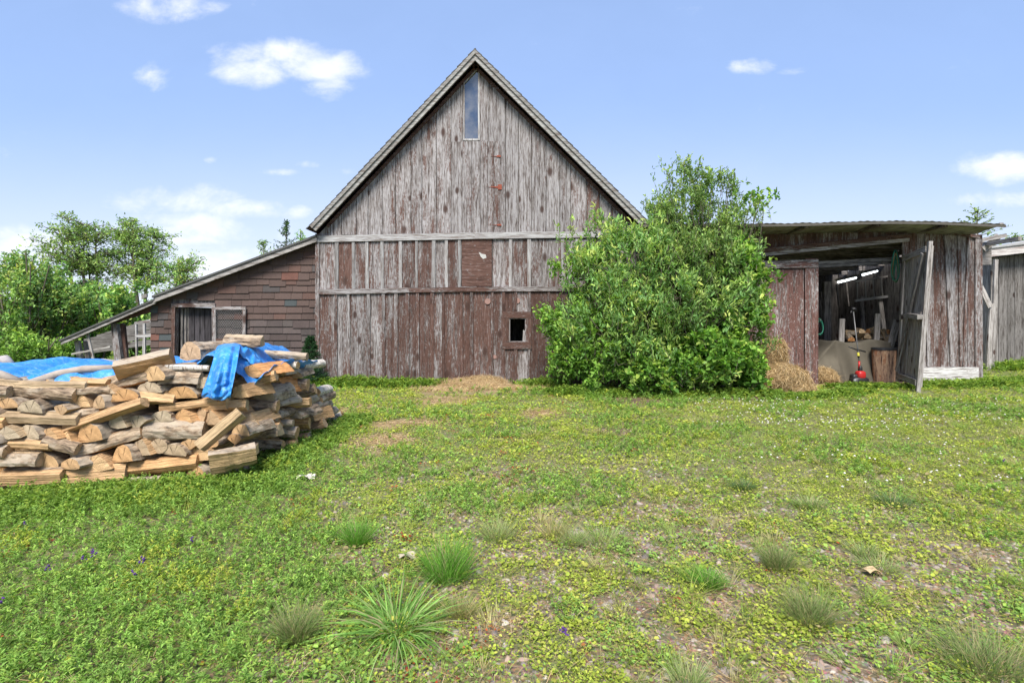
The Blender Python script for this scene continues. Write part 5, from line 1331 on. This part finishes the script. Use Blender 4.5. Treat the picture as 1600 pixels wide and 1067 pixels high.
GF = 2.1*np.array([(.075, .14, .04), (.10, .18, .05), (.06, .115, .04), (.13, .20, .06), (.15, .19, .05)])
GFD = 1.5*np.array([(.045, .085, .035), (.06, .11, .045), (.035, .07, .03)])
def build_background():
    # thicket left: separate bushes
    data = [
     ('tall leafy bush with loose twigs at the far left behind the tarp', [B_(30, 470, 15, 50, 70, .9), B_(60, 420, 15, 34, 30, .6, .5), B_(0, 420, 15, 40, 40, .6, .4), B_(-40, 480, 15, 60, 90, 1.2)], 15, GF*1.05, 900),
     ('thin upright bush with wind-blown leaves in front of the left thicket', [B_(70, 470, 15.6, 28, 60, .7), B_(45, 405, 15.6, 22, 20, .5, .4), B_(110, 460, 15.6, 30, 30, .7, .5)], 15.6, GF*.9, 500),
     ('rounded bright green bush just beyond the sagging end of the lean-to', [B_(155, 480, 17, 45, 45, 1.2), B_(130, 520, 17, 50, 40, 1.2)], 17, GF*1.2, 750),
     ('wide yellowish bush behind the open end of the lean-to', [B_(210, 500, 18, 50, 40, 1.2), B_(185, 455, 18, 34, 24, .9, .7), B_(240, 520, 18, 50, 50, 1.2)], 18, GF*1.15, 700),
     ('dense bush behind the middle of the left thicket', [B_(100, 470, 20, 60, 45, 1.4), B_(60, 520, 20, 60, 50, 1.4)], 20, GF, 700),
     ('dark low bush beneath the left thicket by the lean-to roof tip', [B_(75, 545, 14, 50, 26, .8), B_(20, 545, 14, 45, 30, .8)], 14, G1*1.1, 700),
     ('far left bush partly outside the photo', [B_(-60, 480, 19, 70, 60, 1.5), B_(10, 500, 19, 50, 60, 1.3)], 19, GF*.95, 600),
    ]
    for i, (lab, bl, Y, cols, n) in enumerate(data):
        x = bl[0][0]; shrub('bush', lab, (x, Y, 0), bl, n, 11, .13 if Y > 16 else .10, .55, cols, 40+i, cat='bush', group='bushes of the left thicket', twl=.5, nstem=8, shell=.3, mat=FARLEAF, droop=.15, stem_r=.03)
    # tall grass / ferns below
    r = np.random.default_rng(8)
    def tree(name, label, base, lean, H, segs_spec, cols, seed, L, n_per, layers, mat=FARLEAF, cat='tree', group='tall trees beyond the thicket', tr=.16):
        r = np.random.default_rng(seed); root = thing(name, label, cat, base, group); b = np.array(base, float); segs = []; tips = []; sts = []
        for (dx, top, br0) in lean:            # trunks
            p = b.copy(); P = [p]; n = 10
            for k in range(n): p = p+np.array([dx/n+r.normal(0, .05), r.normal(0, .06), top/n]); P.append(p)
            for k in range(n):
                r0 = tr*(1-k/n*.85); r1 = tr*(1-(k+1)/n*.85); segs.append((P[k], P[k+1], r0, r1))
            for _ in range(layers):
                t = r.uniform(br0, 1.0); q = t*n; k = min(int(q), n-1); o = P[k]+(P[k+1]-P[k])*(q-k)
                a = r.uniform(0, 6.28); Lb = segs_spec(t)*r.uniform(.5, 1.1); dirv = np.array([math.cos(a), math.sin(a)*.8, r.uniform(.15, .7)])
                m1 = o+dirv*Lb*.5; m2 = m1+np.array([dirv[0], dirv[1], dirv[2]*.4+.05])*Lb*.5
                segs += [(o, m1, .045, .03), (m1, m2, .03, .012)]
                for _ in range(9):
                    s = r.uniform(.25, 1.0); c = (o+(m2-o)*s)+r.normal(0, .12, 3); tt = c+np.array([r.normal(0, .38), r.normal(0, .38), r.uniform(-.05, .35)]); sts.append(c); tips.append(tt); segs.append((o+(m2-o)*s, tt, .012, .005))
        tips = np.array(tips); sts = np.array(sts)
        foliage('crown', [leafset(tips, sts, n_per, L, .5, cols, .45, .35, r, .05, jitter=.10)], mat, root, base); twigs_mesh('trunk', segs, BARKM, root, base)
    Y = 34
    tree('deciduous_tree', 'tall airy tree with a flat-topped crown leaning left above the thicket', (bx(140, Y), Y, 0), [(-.6, 7.9, .55), (.3, 7.6, .5), (-1.6, 7.2, .6)], 8, lambda t: 1.9 if t > .6 else 1.5, GT*1.1, 61, .17, 8, 30)
    Y = 35
    tree('deciduous_tree', 'tall airy tree with forked pale trunks just left of the lean-to roof', (bx(222, Y), Y, 0), [(-.2, 8.3, .45), (-1.4, 7.4, .5), (1.0, 7.2, .5)], 8, lambda t: 2.0*(1.15-t)+.5, GT*1.15, 62, .17, 8, 30)
    Y = 33
    tree('deciduous_tree', 'lower rounded tree touching the lean-to roof line, right of the forked tree', (bx(262, Y), Y, 0), [(.3, 5.4, .4), (1.2, 4.9, .4)], 6, lambda t: 1.3, GF*1.05, 63, .16, 8, 22)
    # conifer between them
    Y = 36; x = bx(140, Y); root = thing('conifer_tree', 'dark conifer with drooping layers between the two airy trees', 'tree', (x, Y, 0), 'tall trees beyond the thicket'); parts = []; segs = [((x, Y, 0), (x, Y, 6.0), .12, .03)]
    for k in range(130):
        z = r.uniform(.8, 6.0); R = 1.7*(1-z/7.0)*r.uniform(.6, 1.15); q = r.random()*6.28; n = 26; t = r.uniform(.1, 1, n)[:, None]; dv = np.array([math.cos(q), math.sin(q), -.08])
        p = np.array([x, Y, z])+dv*R*t+r.normal(0, .06, (n, 3)); d = dv+r.normal(0, .7, (n, 3)); parts.append(leaves_arrays(p, d, r.normal(0, 1, (n, 3)), np.full(n, .2), np.full(n, .05), np.array([(.028, .05, .025)])*r.uniform(.7, 1.5, (n, 1)))); segs.append(((x, Y, z), tuple(np.array([x, Y, z])+dv*R), .02, .005))
    foliage('crown', parts, FARLEAF, root, (x, Y, 0)); twigs_mesh('trunk', segs, BARKM, root, (x, Y, 0))
    # small tops behind the lean-to roof
    Y = 30
    for (u, v, top, lab, cols, seed, rr) in ((447, 372, 348, 'dark spiky conifer tip above the lean-to roof next to the barn', GFD, 71, .45), (412, 388, 374, 'few small leafy twigs above the lean-to roof, left of the conifer tip', GT, 72, .4), (470, 372, 362, 'yellow green treetop right beside the barn eave', GF*1.4, 73, .5)):
        x = bx(u, Y); zt = bz(top, Y); r2 = np.random.default_rng(seed)
        root = thing('treetop', lab, 'tree', (x, Y, 0), 'tree tops beyond the lean-to roof'); n = 26; tips = []; st = []; segs = [((x, Y, 0), (x, Y, zt-.1), .09, .015)]
        for k in range(60):
            z = zt-r2.random()*2.2; w_ = rr*(.25+(zt-z)*.45); o = np.array([x, Y, z-.15]); tt = np.array([x+r2.normal(0, w_), Y+r2.normal(0, w_), z+.1]); st.append(o); tips.append(tt); segs.append((o, tt, .015, .004))
        foliage('crown', [leafset(np.array(tips), np.array(st), 9, .15, .4, cols, .4, .5, r2)], FARLEAF, root, (x, Y, 0)); twigs_mesh('trunk', segs, BARKM, root, (x, Y, 0))
    Y = 24
    for (u, top, lab, seed) in ((1527, 326, 'sparse treetop poking above the right end of the metal roof', 81), (1592, 366, 'dark treetop above the far right plank shed', 82)):
        x = bx(u, Y); zt = bz(top, Y); r2 = np.random.default_rng(seed); root = thing('treetop', lab, 'tree', (x, Y, 0), 'tree tops beyond the right sheds'); tips = []; st = []; segs = [((x, Y, 0), (x, Y, zt-.1), .07, .015)]
        for k in range(42):
            z = zt-r2.random()*1.5; w_ = .22+(zt-z)*.35; o = np.array([x, Y, z-.15]); tt = np.array([x+r2.normal(0, w_), Y+r2.normal(0, w_), z+.1]); st.append(o); tips.append(tt); segs.append((o, tt, .015, .004))
        foliage('crown', [leafset(np.array(tips), np.array(st), 7, .14, .5, GT, .4, .5, r2)], FARLEAF, root, (x, Y, 0)); twigs_mesh('trunk', segs, BARKM, root, (x, Y, 0))
    # bush behind the gap on the right
    shrub('bush', 'green bush showing between the metal roof and the far right plank shed', (bx(1560, 19), 19, 0), [B_(1552, 390, 19, 16, 14, .8), B_(1560, 430, 19, 24, 40, .8)], 220, 10, .12, .5, GF*1.2, 91, cat='bush', shell=.3, mat=FARLEAF, twl=.4)
build_background()
# ------------------------------------------------------------------ ground and ground cover
build_ground()
YG = 1.95*np.array([(.195, .225, .032), (.165, .205, .030), (.215, .245, .038), (.14, .18, .028), (.235, .235, .05)])
BG = 2.1*np.array([(.092, .15, .034), (.11, .18, .038), (.08, .13, .028), (.14, .20, .042)])
DRY = 1.2*np.array([(.30, .24, .12), (.36, .30, .16)])
REDL = np.array([(.42, .09, .03), (.30, .06, .03), (.38, .16, .05)])
def blocked(x, y):
    b = (x < -2.62) & (y > 4.62+(x+4.6)*.33) & (y < 8.1) & (x < -2.65)
    b |= (y > 12.35) & (x > bx(493)) & (x < 2.95)
    b |= (y > 12.45) & (x < bx(493)) & (x > -8.7)
    b |= (y > 12.25) & (x > 2.9) & (x < bx(1533, YS))
    return b
def ground_cover():
    r = np.random.default_rng(101); lv = []; bl = []; fl = []
    rings = [(1.7, 3.2, 1700, 1.0), (3.2, 5.0, 950, 1.15), (5.0, 7.5, 520, 1.45), (7.5, 10.5, 270, 1.9), (10.5, 14.0, 150, 2.3), (14, 24, 30, 3.5)]
    for (y0, y1, dens, sc) in rings:
        wid = 1.08*y1+.9; area = 2*wid*(y1-y0); n = int(area*dens)
        y = r.uniform(y0, y1, n); x = r.uniform(-wid, wid, n)
        keep = (np.abs(x) < 1.08*y+.9) & ~blocked(x, y); x = x[keep]; y = y[keep]
        c, lush, bare, straw, dirt, nz, n2 = cover_fields(x, y)
        patch = fbm(x*2.3+3, y*2.3, 31, 3)
        dens2 = np.clip(c*(.55+.9*np.clip((patch-.32)*3, 0, 1)), 0.03, 1); keep = r.random(len(x)) < dens2
        x, y, lush, nz, n2, patch, straw = [q[keep] for q in (x, y, lush, nz, n2, patch, straw)]
        z = gz(x, y); n = len(x); base = np.stack([x, y, z], 1)
        green = np.clip((x-.2)/3, 0, 1)*np.clip((y-3.6)/2, 0, 1)
        spec = fbm(x*1.1+40, y*1.1, 77, 3)
        u = r.random(n)
        isv = (u < lush*.85) | ((u < .5) & (spec > .58))
        isg = ~isv & (r.random(n) < .24+.45*green+.5*straw+.35*np.clip((spec-.5)*4, 0, 1)*(y > 5))
        isc = ~isv & ~isg
        wall = np.clip((y-11.0)/1.2, 0, 1)
        # clover / strawberry like
        b = base[isc]; m = len(b); k = 7; kk = np.repeat(np.arange(m), k); a = r.uniform(0, 6.28, m*k)
        rad = r.uniform(.008, .045, m*k)*sc; hh = r.uniform(.004, .035, m*k)*np.sqrt(sc)
        p = b[kk]+np.stack([np.cos(a)*rad, np.sin(a)*rad, hh], 1); d = np.stack([np.cos(a), np.sin(a), r.uniform(-.1, .6, m*k)], 1)
        nr = np.array([0, 0, 1.0])+r.normal(0, .35, (m*k, 3)); L = r.uniform(.007, .021, m*k)*sc*r.choice([.7, .9, 1, 1.5], m, p=[.3, .3, .3, .1])[kk]
        hue = fbm(b[:, 0]*1.7, b[:, 1]*1.7, 55, 3)
        cc = YG[r.integers(0, len(YG), m)]; cc = np.where((r.random(m) < np.clip((hue-.45)*4, 0, .8))[:, None], BG[r.integers(0, len(BG), m)]*1.1, cc)
        rp = fbm(b[:, 0]*2.7+5, b[:, 1]*2.7, 91, 2)
        cc = np.where(((rp > .74) & (r.random(m) < .22) & (b[:, 0] < 1.0))[:, None] | (r.random(m) < .003)[:, None], REDL[r.integers(0, 3, m)], cc)
        cc = np.where((r.random(m) < .05)[:, None], DRY[r.integers(0, 2, m)], cc)
        c_ = cc[kk]*r.uniform(.7, 1.3, (m*k, 1)); lv.append(leaves_arrays(p, d, nr, L, L*.85, c_, fold=.12, wide=.5))
        # vetch: leafy stems
        b = base[isv]; m = len(b); hgt = r.uniform(.04, .10, m)*np.sqrt(sc)*(1+.6*lush[isv]*0.6); k = 12; kk = np.repeat(np.arange(m), k)
        sd_ = norm(np.stack([r.normal(0, .55, m), r.normal(0, .55, m), np.ones(m)], 1)); t = r.uniform(.15, 1, m*k)
        p = b[kk]+sd_[kk]*(hgt[kk]*t)[:, None]; a = r.uniform(0, 6.28, m*k); d = np.stack([np.cos(a), np.sin(a), r.uniform(.2, 1, m*k)], 1)
        L = r.uniform(.012, .026, m*k)*sc; cc = BG[r.integers(0, len(BG), m)]*(.8+.5*r.random((m, 1))); mixy = fbm(b[:, 0]*2, b[:, 1]*2, 66, 2)
        cc = np.where((mixy > .62)[:, None] & (r.random(m) < .6)[:, None], YG[r.integers(0, len(YG), m)], cc)
        lv.append(leaves_arrays(p, d, r.normal(0, .4, (m*k, 3))+[0, 0, 1], L, L*.36, cc[kk]*r.uniform(.75, 1.3, (m*k, 1)), fold=.2))
        # short grass
        b = base[isg]; m = len(b); k = 6; kk = np.repeat(np.arange(m), k); a = r.uniform(0, 6.28, m*k)
        d = np.stack([np.cos(a)*.6, np.sin(a)*.6, r.uniform(.5, 1.3, m*k)], 1); p = b[kk]+np.stack([r.normal(0, .015, m*k), r.normal(0, .015, m*k), np.zeros(m*k)], 1)*sc
        cc = np.where((r.random(m) < .14+.6*straw[isg])[:, None], DRY[r.integers(0, 2, m)]*.9, np.array([(.29, .36, .06)])*r.uniform(.65, 1.25, (m, 1)))
        bl.append(blades_arrays(p, d, r.uniform(.025, .075, m*k)*np.sqrt(sc), np.full(m*k, .0030*sc), cc[kk]*r.uniform(.8, 1.2, (m*k, 1)), .7))
    m = 420; y = 2.0+7.0*r.random(m)**1.2; x = r.uniform(-.9, 1.05, m)*(y*1.0+.4); ok = ~blocked(x, y) & (fbm(x*.8, y*.8, 88, 3) > .42); x, y = x[ok], y[ok]; m = len(x)
    k = 46; kk = np.repeat(np.arange(m), k); a = r.uniform(0, 6.28, m*k); rr = r.uniform(.02, .07, m)[kk]*np.sqrt(r.random(m*k)); hh = r.uniform(.05, .13, m)[kk]*(1+.05*y[kk])
    p = np.stack([x[kk]+np.cos(a)*rr, y[kk]+np.sin(a)*rr, gz(x, y)[kk]], 1); lean = r.normal(0, .3, (m, 2))[kk]; d = np.stack([np.cos(a)*.45+lean[:, 0], np.sin(a)*.45+lean[:, 1], np.ones(m*k)], 1)+r.normal(0, .15, (m*k, 3))
    tc_ = np.array([(.30, .36, .08), (.22, .32, .06), (.42, .38, .18), (.26, .33, .09)])[r.integers(0, 4, m)][kk]*r.uniform(.65, 1.25, (m*k, 1))
    bl.append(blades_arrays(p, d, hh*r.uniform(.5, 1.2, m*k), np.full(m*k, .0022)*(1+.12*y[kk]), tc_, .5))
    foliage('ground_cover', lv, LEAF).__setitem__('kind', 'stuff')
    o = bpy.data.objects['ground_cover']; tag(o, 'mixed clover, vetch and strawberry leaves covering the yard', 'ground cover')
    o = foliage('short_grass', bl, GRASS); tag(o, 'short green and dry grass blades scattered through the yard', 'grass', kind='stuff')
    # lush weeds: along walls and pile foot
    parts = []; pb = []
    lines = [((-5.6, 4.2), (-2.55, 5.0), 2100, .13, .30), ((-2.6, 4.95), (-2.45, 8.3), 1300, .09, .16), ((bx(497), 12.15), (bx(690), 12.15), 1500, .20, .2), ((bx(820), 12.1), (bx(880), 12.1), 500, .16, .2),
             ((bx(860), 10.9), (bx(1150), 10.7), 1500, .16, .22), ((bx(1275, YS), 11.7), (bx(1400, YS), 11.75), 700, .10, .15), ((bx(1436, YS), 12.0), (bx(1640, YS), 12.6), 1400, .14, .25), ((bx(1150, YS), 10.3), (bx(1280, YS), 10.9), 500, .12, .2), ((bx(1535, 15), 14.6), (bx(1700, 15), 15.1), 900, .25, .25), ((-12, 12.0), (-8.8, 12.6), 1600, .35, .6), ((-8.8, 11.9), (-4.9, 12.2), 1200, .22, .25)]
    for (a, b, n, hh, sp) in lines:
        t = r.random(n); x = a[0]+(b[0]-a[0])*t+r.normal(0, sp, n); y = a[1]+(b[1]-a[1])*t-np.abs(r.normal(0, sp, n)); z = gz(x, y); base = np.stack([x, y, z], 1); ymean = (a[1]+b[1])/2; sc = 1+max(0, ymean-4)*.14
        hgt = r.uniform(.2, 1.15, n)*hh*(.45+1.1*fbm(x*1.6, y*1.6, 123, 3)); k = 10; kk = np.repeat(np.arange(n), k); sd_ = norm(np.stack([r.normal(0, .35, n), r.normal(0, .35, n), np.ones(n)], 1)); t2 = r.uniform(.1, 1, n*k)
        p = base[kk]+sd_[kk]*(hgt[kk]*t2)[:, None]; an = r.uniform(0, 6.28, n*k); d = np.stack([np.cos(an), np.sin(an), r.uniform(.1, .9, n*k)], 1); L = r.uniform(.018, .038, n*k)*sc
        cc = 1.45*np.array([(.115, .18, .03), (.14, .22, .035), (.09, .145, .025), (.19, .245, .04)])[r.integers(0, 4, n)]; parts.append(leaves_arrays(p, d, r.normal(0, .4, (n*k, 3))+[0, 0, 1], L, L*.45, cc[kk]*r.uniform(.75, 1.25, (n*k, 1)), fold=.2))
        m = n*3; j = r.integers(0, n, m); an = r.uniform(0, 6.28, m); d = np.stack([np.cos(an)*.4, np.sin(an)*.4, np.ones(m)], 1); pb.append(blades_arrays(base[j]+r.normal(0, .02, (m, 3))*[1, 1, 0], d, r.uniform(.5, 1.3, m)*hh, np.full(m, .005)*sc, np.array([(.18, .30, .05)])*r.uniform(.7, 1.3, (m, 1)), .5))
    tag(foliage('wall_weeds', parts+pb, LEAF), 'lush green weeds growing along the woodpile foot and the walls', 'weeds', kind='stuff')
    # straw litter
    def fp(r, n):
        k = r.integers(0, len(STRAW), n); P = []
        for q in k:
            u, v, ru, rv = STRAW[q]; X, Y = gpt(u, v); P.append((X+r.normal(0, ru*Y/F*.5), Y+r.normal(0, rv*Y*Y/(F*EYE)*.5), 0))
        P = np.array(P); P[:, 2] = gz(P[:, 0], P[:, 1])+r.uniform(.003, .03, n); return P, np.tile([0, 0, 1.0], (n, 1))
    def fp2(r, n):
        k = r.integers(0, len(BARE)+len(DIRT), n); P = []
        for q in k:
            u, v, ru, rv = (BARE+DIRT)[q]; X, Y = gpt(u, v); P.append((X+r.normal(0, ru*Y/F*.6), Y+r.normal(0, rv*Y*Y/(F*EYE)*.6), 0))
        P = np.array(P); P[:, 2] = gz(P[:, 0], P[:, 1])+r.uniform(.003, .015, n); return P, np.tile([0, 0, 1.0], (n, 1))
    def fp3(r, n):
        y = 1.8+6.5*r.random(n)**1.3; x = r.uniform(-1, 1, n)*(y*1.05+.5); ok = ~blocked(x, y); x, y = np.where(ok, x, 0), np.where(ok, y, 5)
        return np.stack([x, y, gz(x, y)+r.uniform(.004, .05, n)], 1), np.tile([0, 0, 1.0], (n, 1))
    tag(foliage('straw_litter', [strands(14000, fp3, .06, .0022, HAYC*.85, .2, 5), strands(9000, fp, .10, .006, HAYC*1.0, .1, 3), strands(3000, fp2, .07, .0025, HAYC*.9, .1, 4)], STRAWM), 'scattered dry straw lying on the yard', 'straw', kind='stuff')
    # white clover heads
    n = 560; x = r.uniform(1.0, 9.5, n*3); y = r.uniform(4.6, 9.8, n*3); w_ = fbm(x*.9, y*.9, 44, 3)*np.clip((x-.8*1)/3, .1, 1); k = np.argsort(-w_-r.random(n*3)*.55)[:n]; x = x[k]; y = y[k]; keep = (np.abs(x) < y*1.05+.8); x = x[keep]; y = y[keep]
    V = []; Fc = []; ico = [(0, 0, 1), (.9, 0, .3), (.28, .85, .3), (-.73, .53, .3), (-.73, -.53, .3), (.28, -.85, .3), (0, 0, -.6)]
    for a, b in zip(x, y):
        z = gzf(a, b)+r.uniform(.05, .09); s = r.uniform(.008, .013)*1.2; o = len(V); V += [(a+q[0]*s, b+q[1]*s, z+q[2]*s) for q in ico]
        for i in range(5): j = (i+1) % 5; Fc += [(o, o+1+i, o+1+j, o), (o+6, o+1+j, o+1+i, o+6)]
    me = bpy.data.meshes.new('clover_heads'); me.from_pydata(V, [], [f[:3] for f in Fc]); me.materials.append(plain('clover_white', (.62, .60, .52), .8, var=.15)); o = bpy.data.objects.new('clover_heads', me); COL.objects.link(o)
    tag(o, 'small white clover flowers dotting the grass on the right', 'clover', kind='stuff')
    # purple vetch flowers
    V = []; Fc = []
    for (u, v) in ((145, 898), (148, 903), (130, 908), (222, 910), (210, 934), (224, 913), (3, 980), (883, 1034), (880, 1030), (1568, 747), (75, 925), (300, 880), (40, 850)):
        X, Y = gpt(u, v-8); 
        for q in range(5):
            a, b, z, s = X+r.normal(0, .008), Y+r.normal(0, .008), gzf(X, Y)+.10+q*.007, .008; o = len(V); V += [(a+i[0]*s, b+i[1]*s, z+i[2]*s) for i in ico]
            for i in range(5): j = (i+1) % 5; Fc += [(o, o+1+i, o+1+j), (o+6, o+1+j, o+1+i)]
    me = bpy.data.meshes.new('vetch_flowers'); me.from_pydata(V, [], Fc); me.materials.append(plain('vetch_purple', (.07, .02, .16), .7)); o = bpy.data.objects.new('vetch_flowers', me); COL.objects.link(o); tag(o, 'tiny purple vetch flowers among the leaves', 'flowers', kind='stuff')
def pebbles():
    r = np.random.default_rng(55); V = []; Fc = []; C = []
    bs = []
    n = 26000
    x = r.uniform(-5, 6.5, n*2); y = r.uniform(1.8, 7.5, n*2)**1.0; ok = (np.abs(x) < y*1.05+.5); x = x[ok]; y = y[ok]
    c, lush, bare, straw, dirt, nz, n2 = cover_fields(x, y); pr = np.clip((1-c)*1.2+.10, 0, 1)*(1-lush)*np.clip((7.5-y)/3, .1, 1); k = r.random(len(x)) < pr; x = x[k][:n]; y = y[k][:n]; m = len(x)
    s = r.gamma(2.2, .0032, m)+.004; s = np.minimum(s, .03)
    base = np.array([(1, 0, .0), (.5, .8, 0), (-.5, .8, 0), (-1, 0, 0), (-.5, -.8, 0), (.5, -.8, 0), (.45, .1, .75), (-.2, .5, .7), (-.3, -.4, .8)])
    T = [(0, 1, 6, 6), (1, 7, 6, 6), (1, 2, 7, 7), (2, 3, 7, 7), (3, 8, 7, 7), (3, 4, 8, 8), (4, 5, 8, 8), (5, 6, 8, 8), (5, 0, 6, 6), (6, 7, 8, 8)]
    a = r.uniform(0, 6.28, m); P = base[None]*(1+r.normal(0, .18, (m, 9, 3))); sx = s*r.uniform(.9, 1.5, m); sy = s*r.uniform(.7, 1.1, m); sz = s*r.uniform(.5, .9, m)
    X = P[:, :, 0]*sx[:, None]; Yy = P[:, :, 1]*sy[:, None]; Z = P[:, :, 2]*sz[:, None]
    VX = x[:, None]+X*np.cos(a)[:, None]-Yy*np.sin(a)[:, None]; VY = y[:, None]+X*np.sin(a)[:, None]+Yy*np.cos(a)[:, None]; VZ = gz(x, y)[:, None]+Z-.001
    V = np.stack([VX, VY, VZ], -1).reshape(-1, 3); T3 = np.array([t[:3] for t in T]); Fc = (T3[None]+(np.arange(m)*9)[:, None, None]).reshape(-1, 3)
    pal = .8*np.array([(.31, .25, .21), (.25, .21, .19), (.37, .29, .23), (.20, .165, .145), (.42, .37, .31), (.34, .24, .19)]); C = np.repeat(pal[r.integers(0, 6, m)]*r.uniform(.7, 1.3, (m, 1)), 9, 0)
    me = bpy.data.meshes.new('gravel'); set_mesh(me, V, Fc); ca = me.color_attributes.new('col', 'FLOAT_COLOR', 'POINT'); ca.data.foreach_set('color', np.concatenate([C, np.ones((len(C), 1))], 1).astype(np.float32).ravel())
    m_, t, b = mat_new('pebble'); t.l.new(t.mix(1.0, t.attr('col').outputs['Color'], t.mix(t.noise(geo_pos(t), 90, 4, .6), (.7, .7, .7), (1.3, 1.3, 1.3)), 'MULTIPLY'), b.inputs['Base Color']); b.inputs['Roughness'].default_value = .8
    me.materials.append(m_); o = bpy.data.objects.new('gravel', me); COL.objects.link(o); tag(o, 'grey and pinkish gravel in the bare patches of the yard', 'gravel', kind='stuff')
# (u, v foot, height px, spread px, kind, label)
TUFTS = [
 (622, 985, 75, 78, 'coarse', 'big coarse grass clump with broad arching blades at the bottom centre'),
 (700, 905, 75, 48, 'green', 'thick bright green grass tuft above the coarse clump'),
 (558, 855, 42, 22, 'green', 'compact dark green tuft on the left of the bright tuft'),
 (462, 1000, 70, 30, 'olive', 'narrow olive grass tuft beside the bare path at the lower left'),
 (720, 965, 42, 26, 'dry', 'tan drying tuft right of the big coarse clump'),
 (778, 842, 38, 32, 'pale', 'pale feathery tuft behind the bright green one'),
 (940, 848, 36, 50, 'pale', 'wide feathery yellow green tuft in the middle distance'),
 (865, 838, 34, 28, 'dry', 'small straw coloured tuft between two feathery ones'),
 (895, 850, 30, 20, 'pale', 'slim pale tuft in front of the straw coloured one'),
 (1215, 890, 48, 28, 'olive', 'upright fine tuft right of the centre gravel patch'),
 (1105, 915, 30, 30, 'green', 'low spreading tuft on the gravel patch right of centre'),
 (1265, 975, 58, 40, 'olive', 'dense fine tuft leaning left in the right foreground'),
 (1375, 892, 30, 42, 'pale', 'wide wispy tuft behind the dry leaf on the right'),
 (1350, 870, 26, 26, 'pale', 'small wispy tuft left of the wide wispy one'),
 (1540, 1050, 70, 75, 'olive', 'large fine tuft in the lower right corner'),
 (1075, 1075, 45, 40, 'pale', 'pale tuft cut by the bottom edge right of centre'),
 (1395, 790, 24, 34, 'dark', 'dark flattened tuft in the right middle distance'),
 (1265, 795, 22, 26, 'pale', 'small pale tuft in the right middle distance'),
 (1160, 765, 22, 22, 'dark', 'dark small tuft beyond the centre gravel'),
 (1250, 635, 18, 48, 'green', 'patch of taller grass in front of the hay heap'),
]
def tufts():
    r = np.random.default_rng(77)
    C = {'coarse': [(.11, .22, .04), (.15, .27, .06), (.08, .16, .03), (.20, .28, .09)], 'green': [(.10, .22, .03), (.13, .26, .04), (.08, .17, .025)], 'olive': [(.11, .16, .05), (.14, .19, .06), (.20, .19, .09)], 'dry': [(.34, .27, .13), (.25, .22, .10), (.16, .19, .06)],
         'pale': [(.19, .24, .09), (.25, .26, .12), (.14, .21, .06)], 'dark': [(.07, .12, .045), (.09, .14, .05)]}
    for (u, v, hp, sp, kd, lab) in TUFTS:
        X, Y = gpt(u, v); s = Y/F; H = hp*s*1.05; R = sp*s; n = 420 if kd == 'coarse' else (800 if kd in ('green', 'olive') else 420)
        if Y > 5: n = 350
        a = r.uniform(0, 6.28, n); q = np.sqrt(r.random(n)); z0 = gzf(X, Y)
        pr = .6 if kd != 'coarse' else .42; p0j = r.normal(0, .22, (n, 3))
        p = np.stack([X+np.cos(a)*q*R*pr, Y+np.sin(a)*q*R*pr*.9, np.full(n, z0)], 1)
        tilt = (1.25 if kd == 'coarse' else .8)*R/H
        d = np.stack([np.cos(a)*q*tilt, np.sin(a)*q*tilt, np.ones(n)], 1)+r.normal(0, .28, (n, 3)); c = 1.45*np.array(C[kd])[r.integers(0, len(C[kd]), n)]*r.uniform(.75, 1.3, (n, 1)); c = np.where((r.random(n) < .12)[:, None], np.array([(.36, .30, .17)]), c)
        wd = .0065 if kd == 'coarse' else .0030 if kd == 'green' else .0022
        if Y > 4: wd *= 1.5
        parts = [blades_arrays(p, d, r.uniform(.25, 1.15, n)*H*.9*(1.25 if kd == 'coarse' else 1.05), np.full(n, wd), c, .9 if kd == 'coarse' else .35)]
        o = foliage('grass_tuft', parts, GRASS, None, (X, Y, z0)); tag(o, lab, 'grass tuft', 'grass tufts in the yard')
    # dry leaves / pale chips
    for (u, v, w_, lab, c) in ((1362, 900, 12, 'curled tan dead leaf lying on the ground at the right', (.50, .36, .20)), (636, 876, 14, 'flat pale bark chip beside the bright green tuft', (.40, .34, .25)), (478, 748, 14, 'broken white wood chip right of the woodpile', (.62, .56, .48))):
        X, Y = gpt(u, v); s = w_*Y/F; m = MB(); z0 = gzf(X, Y)+.03
        m.grid(lambda i, j: (X+(i-.5)*s*2*(1-.5*abs(j-.5)), Y+(j-.5)*s*1.6, z0+.25*s*math.sin(i*3.1)+.2*s*math.sin(j*4+i*3)), 6, 6)
        o = m.build('dead_leaf' if 'leaf' in lab else 'wood_chip', plain('litter', c, .8), None, False, origin=(X, Y, z0)); q = o.modifiers.new('t', 'SOLIDIFY'); q.thickness = .003; tag(o, lab, 'leaf' if 'leaf' in lab else 'wood chip')
ground_cover(); pebbles(); tufts()
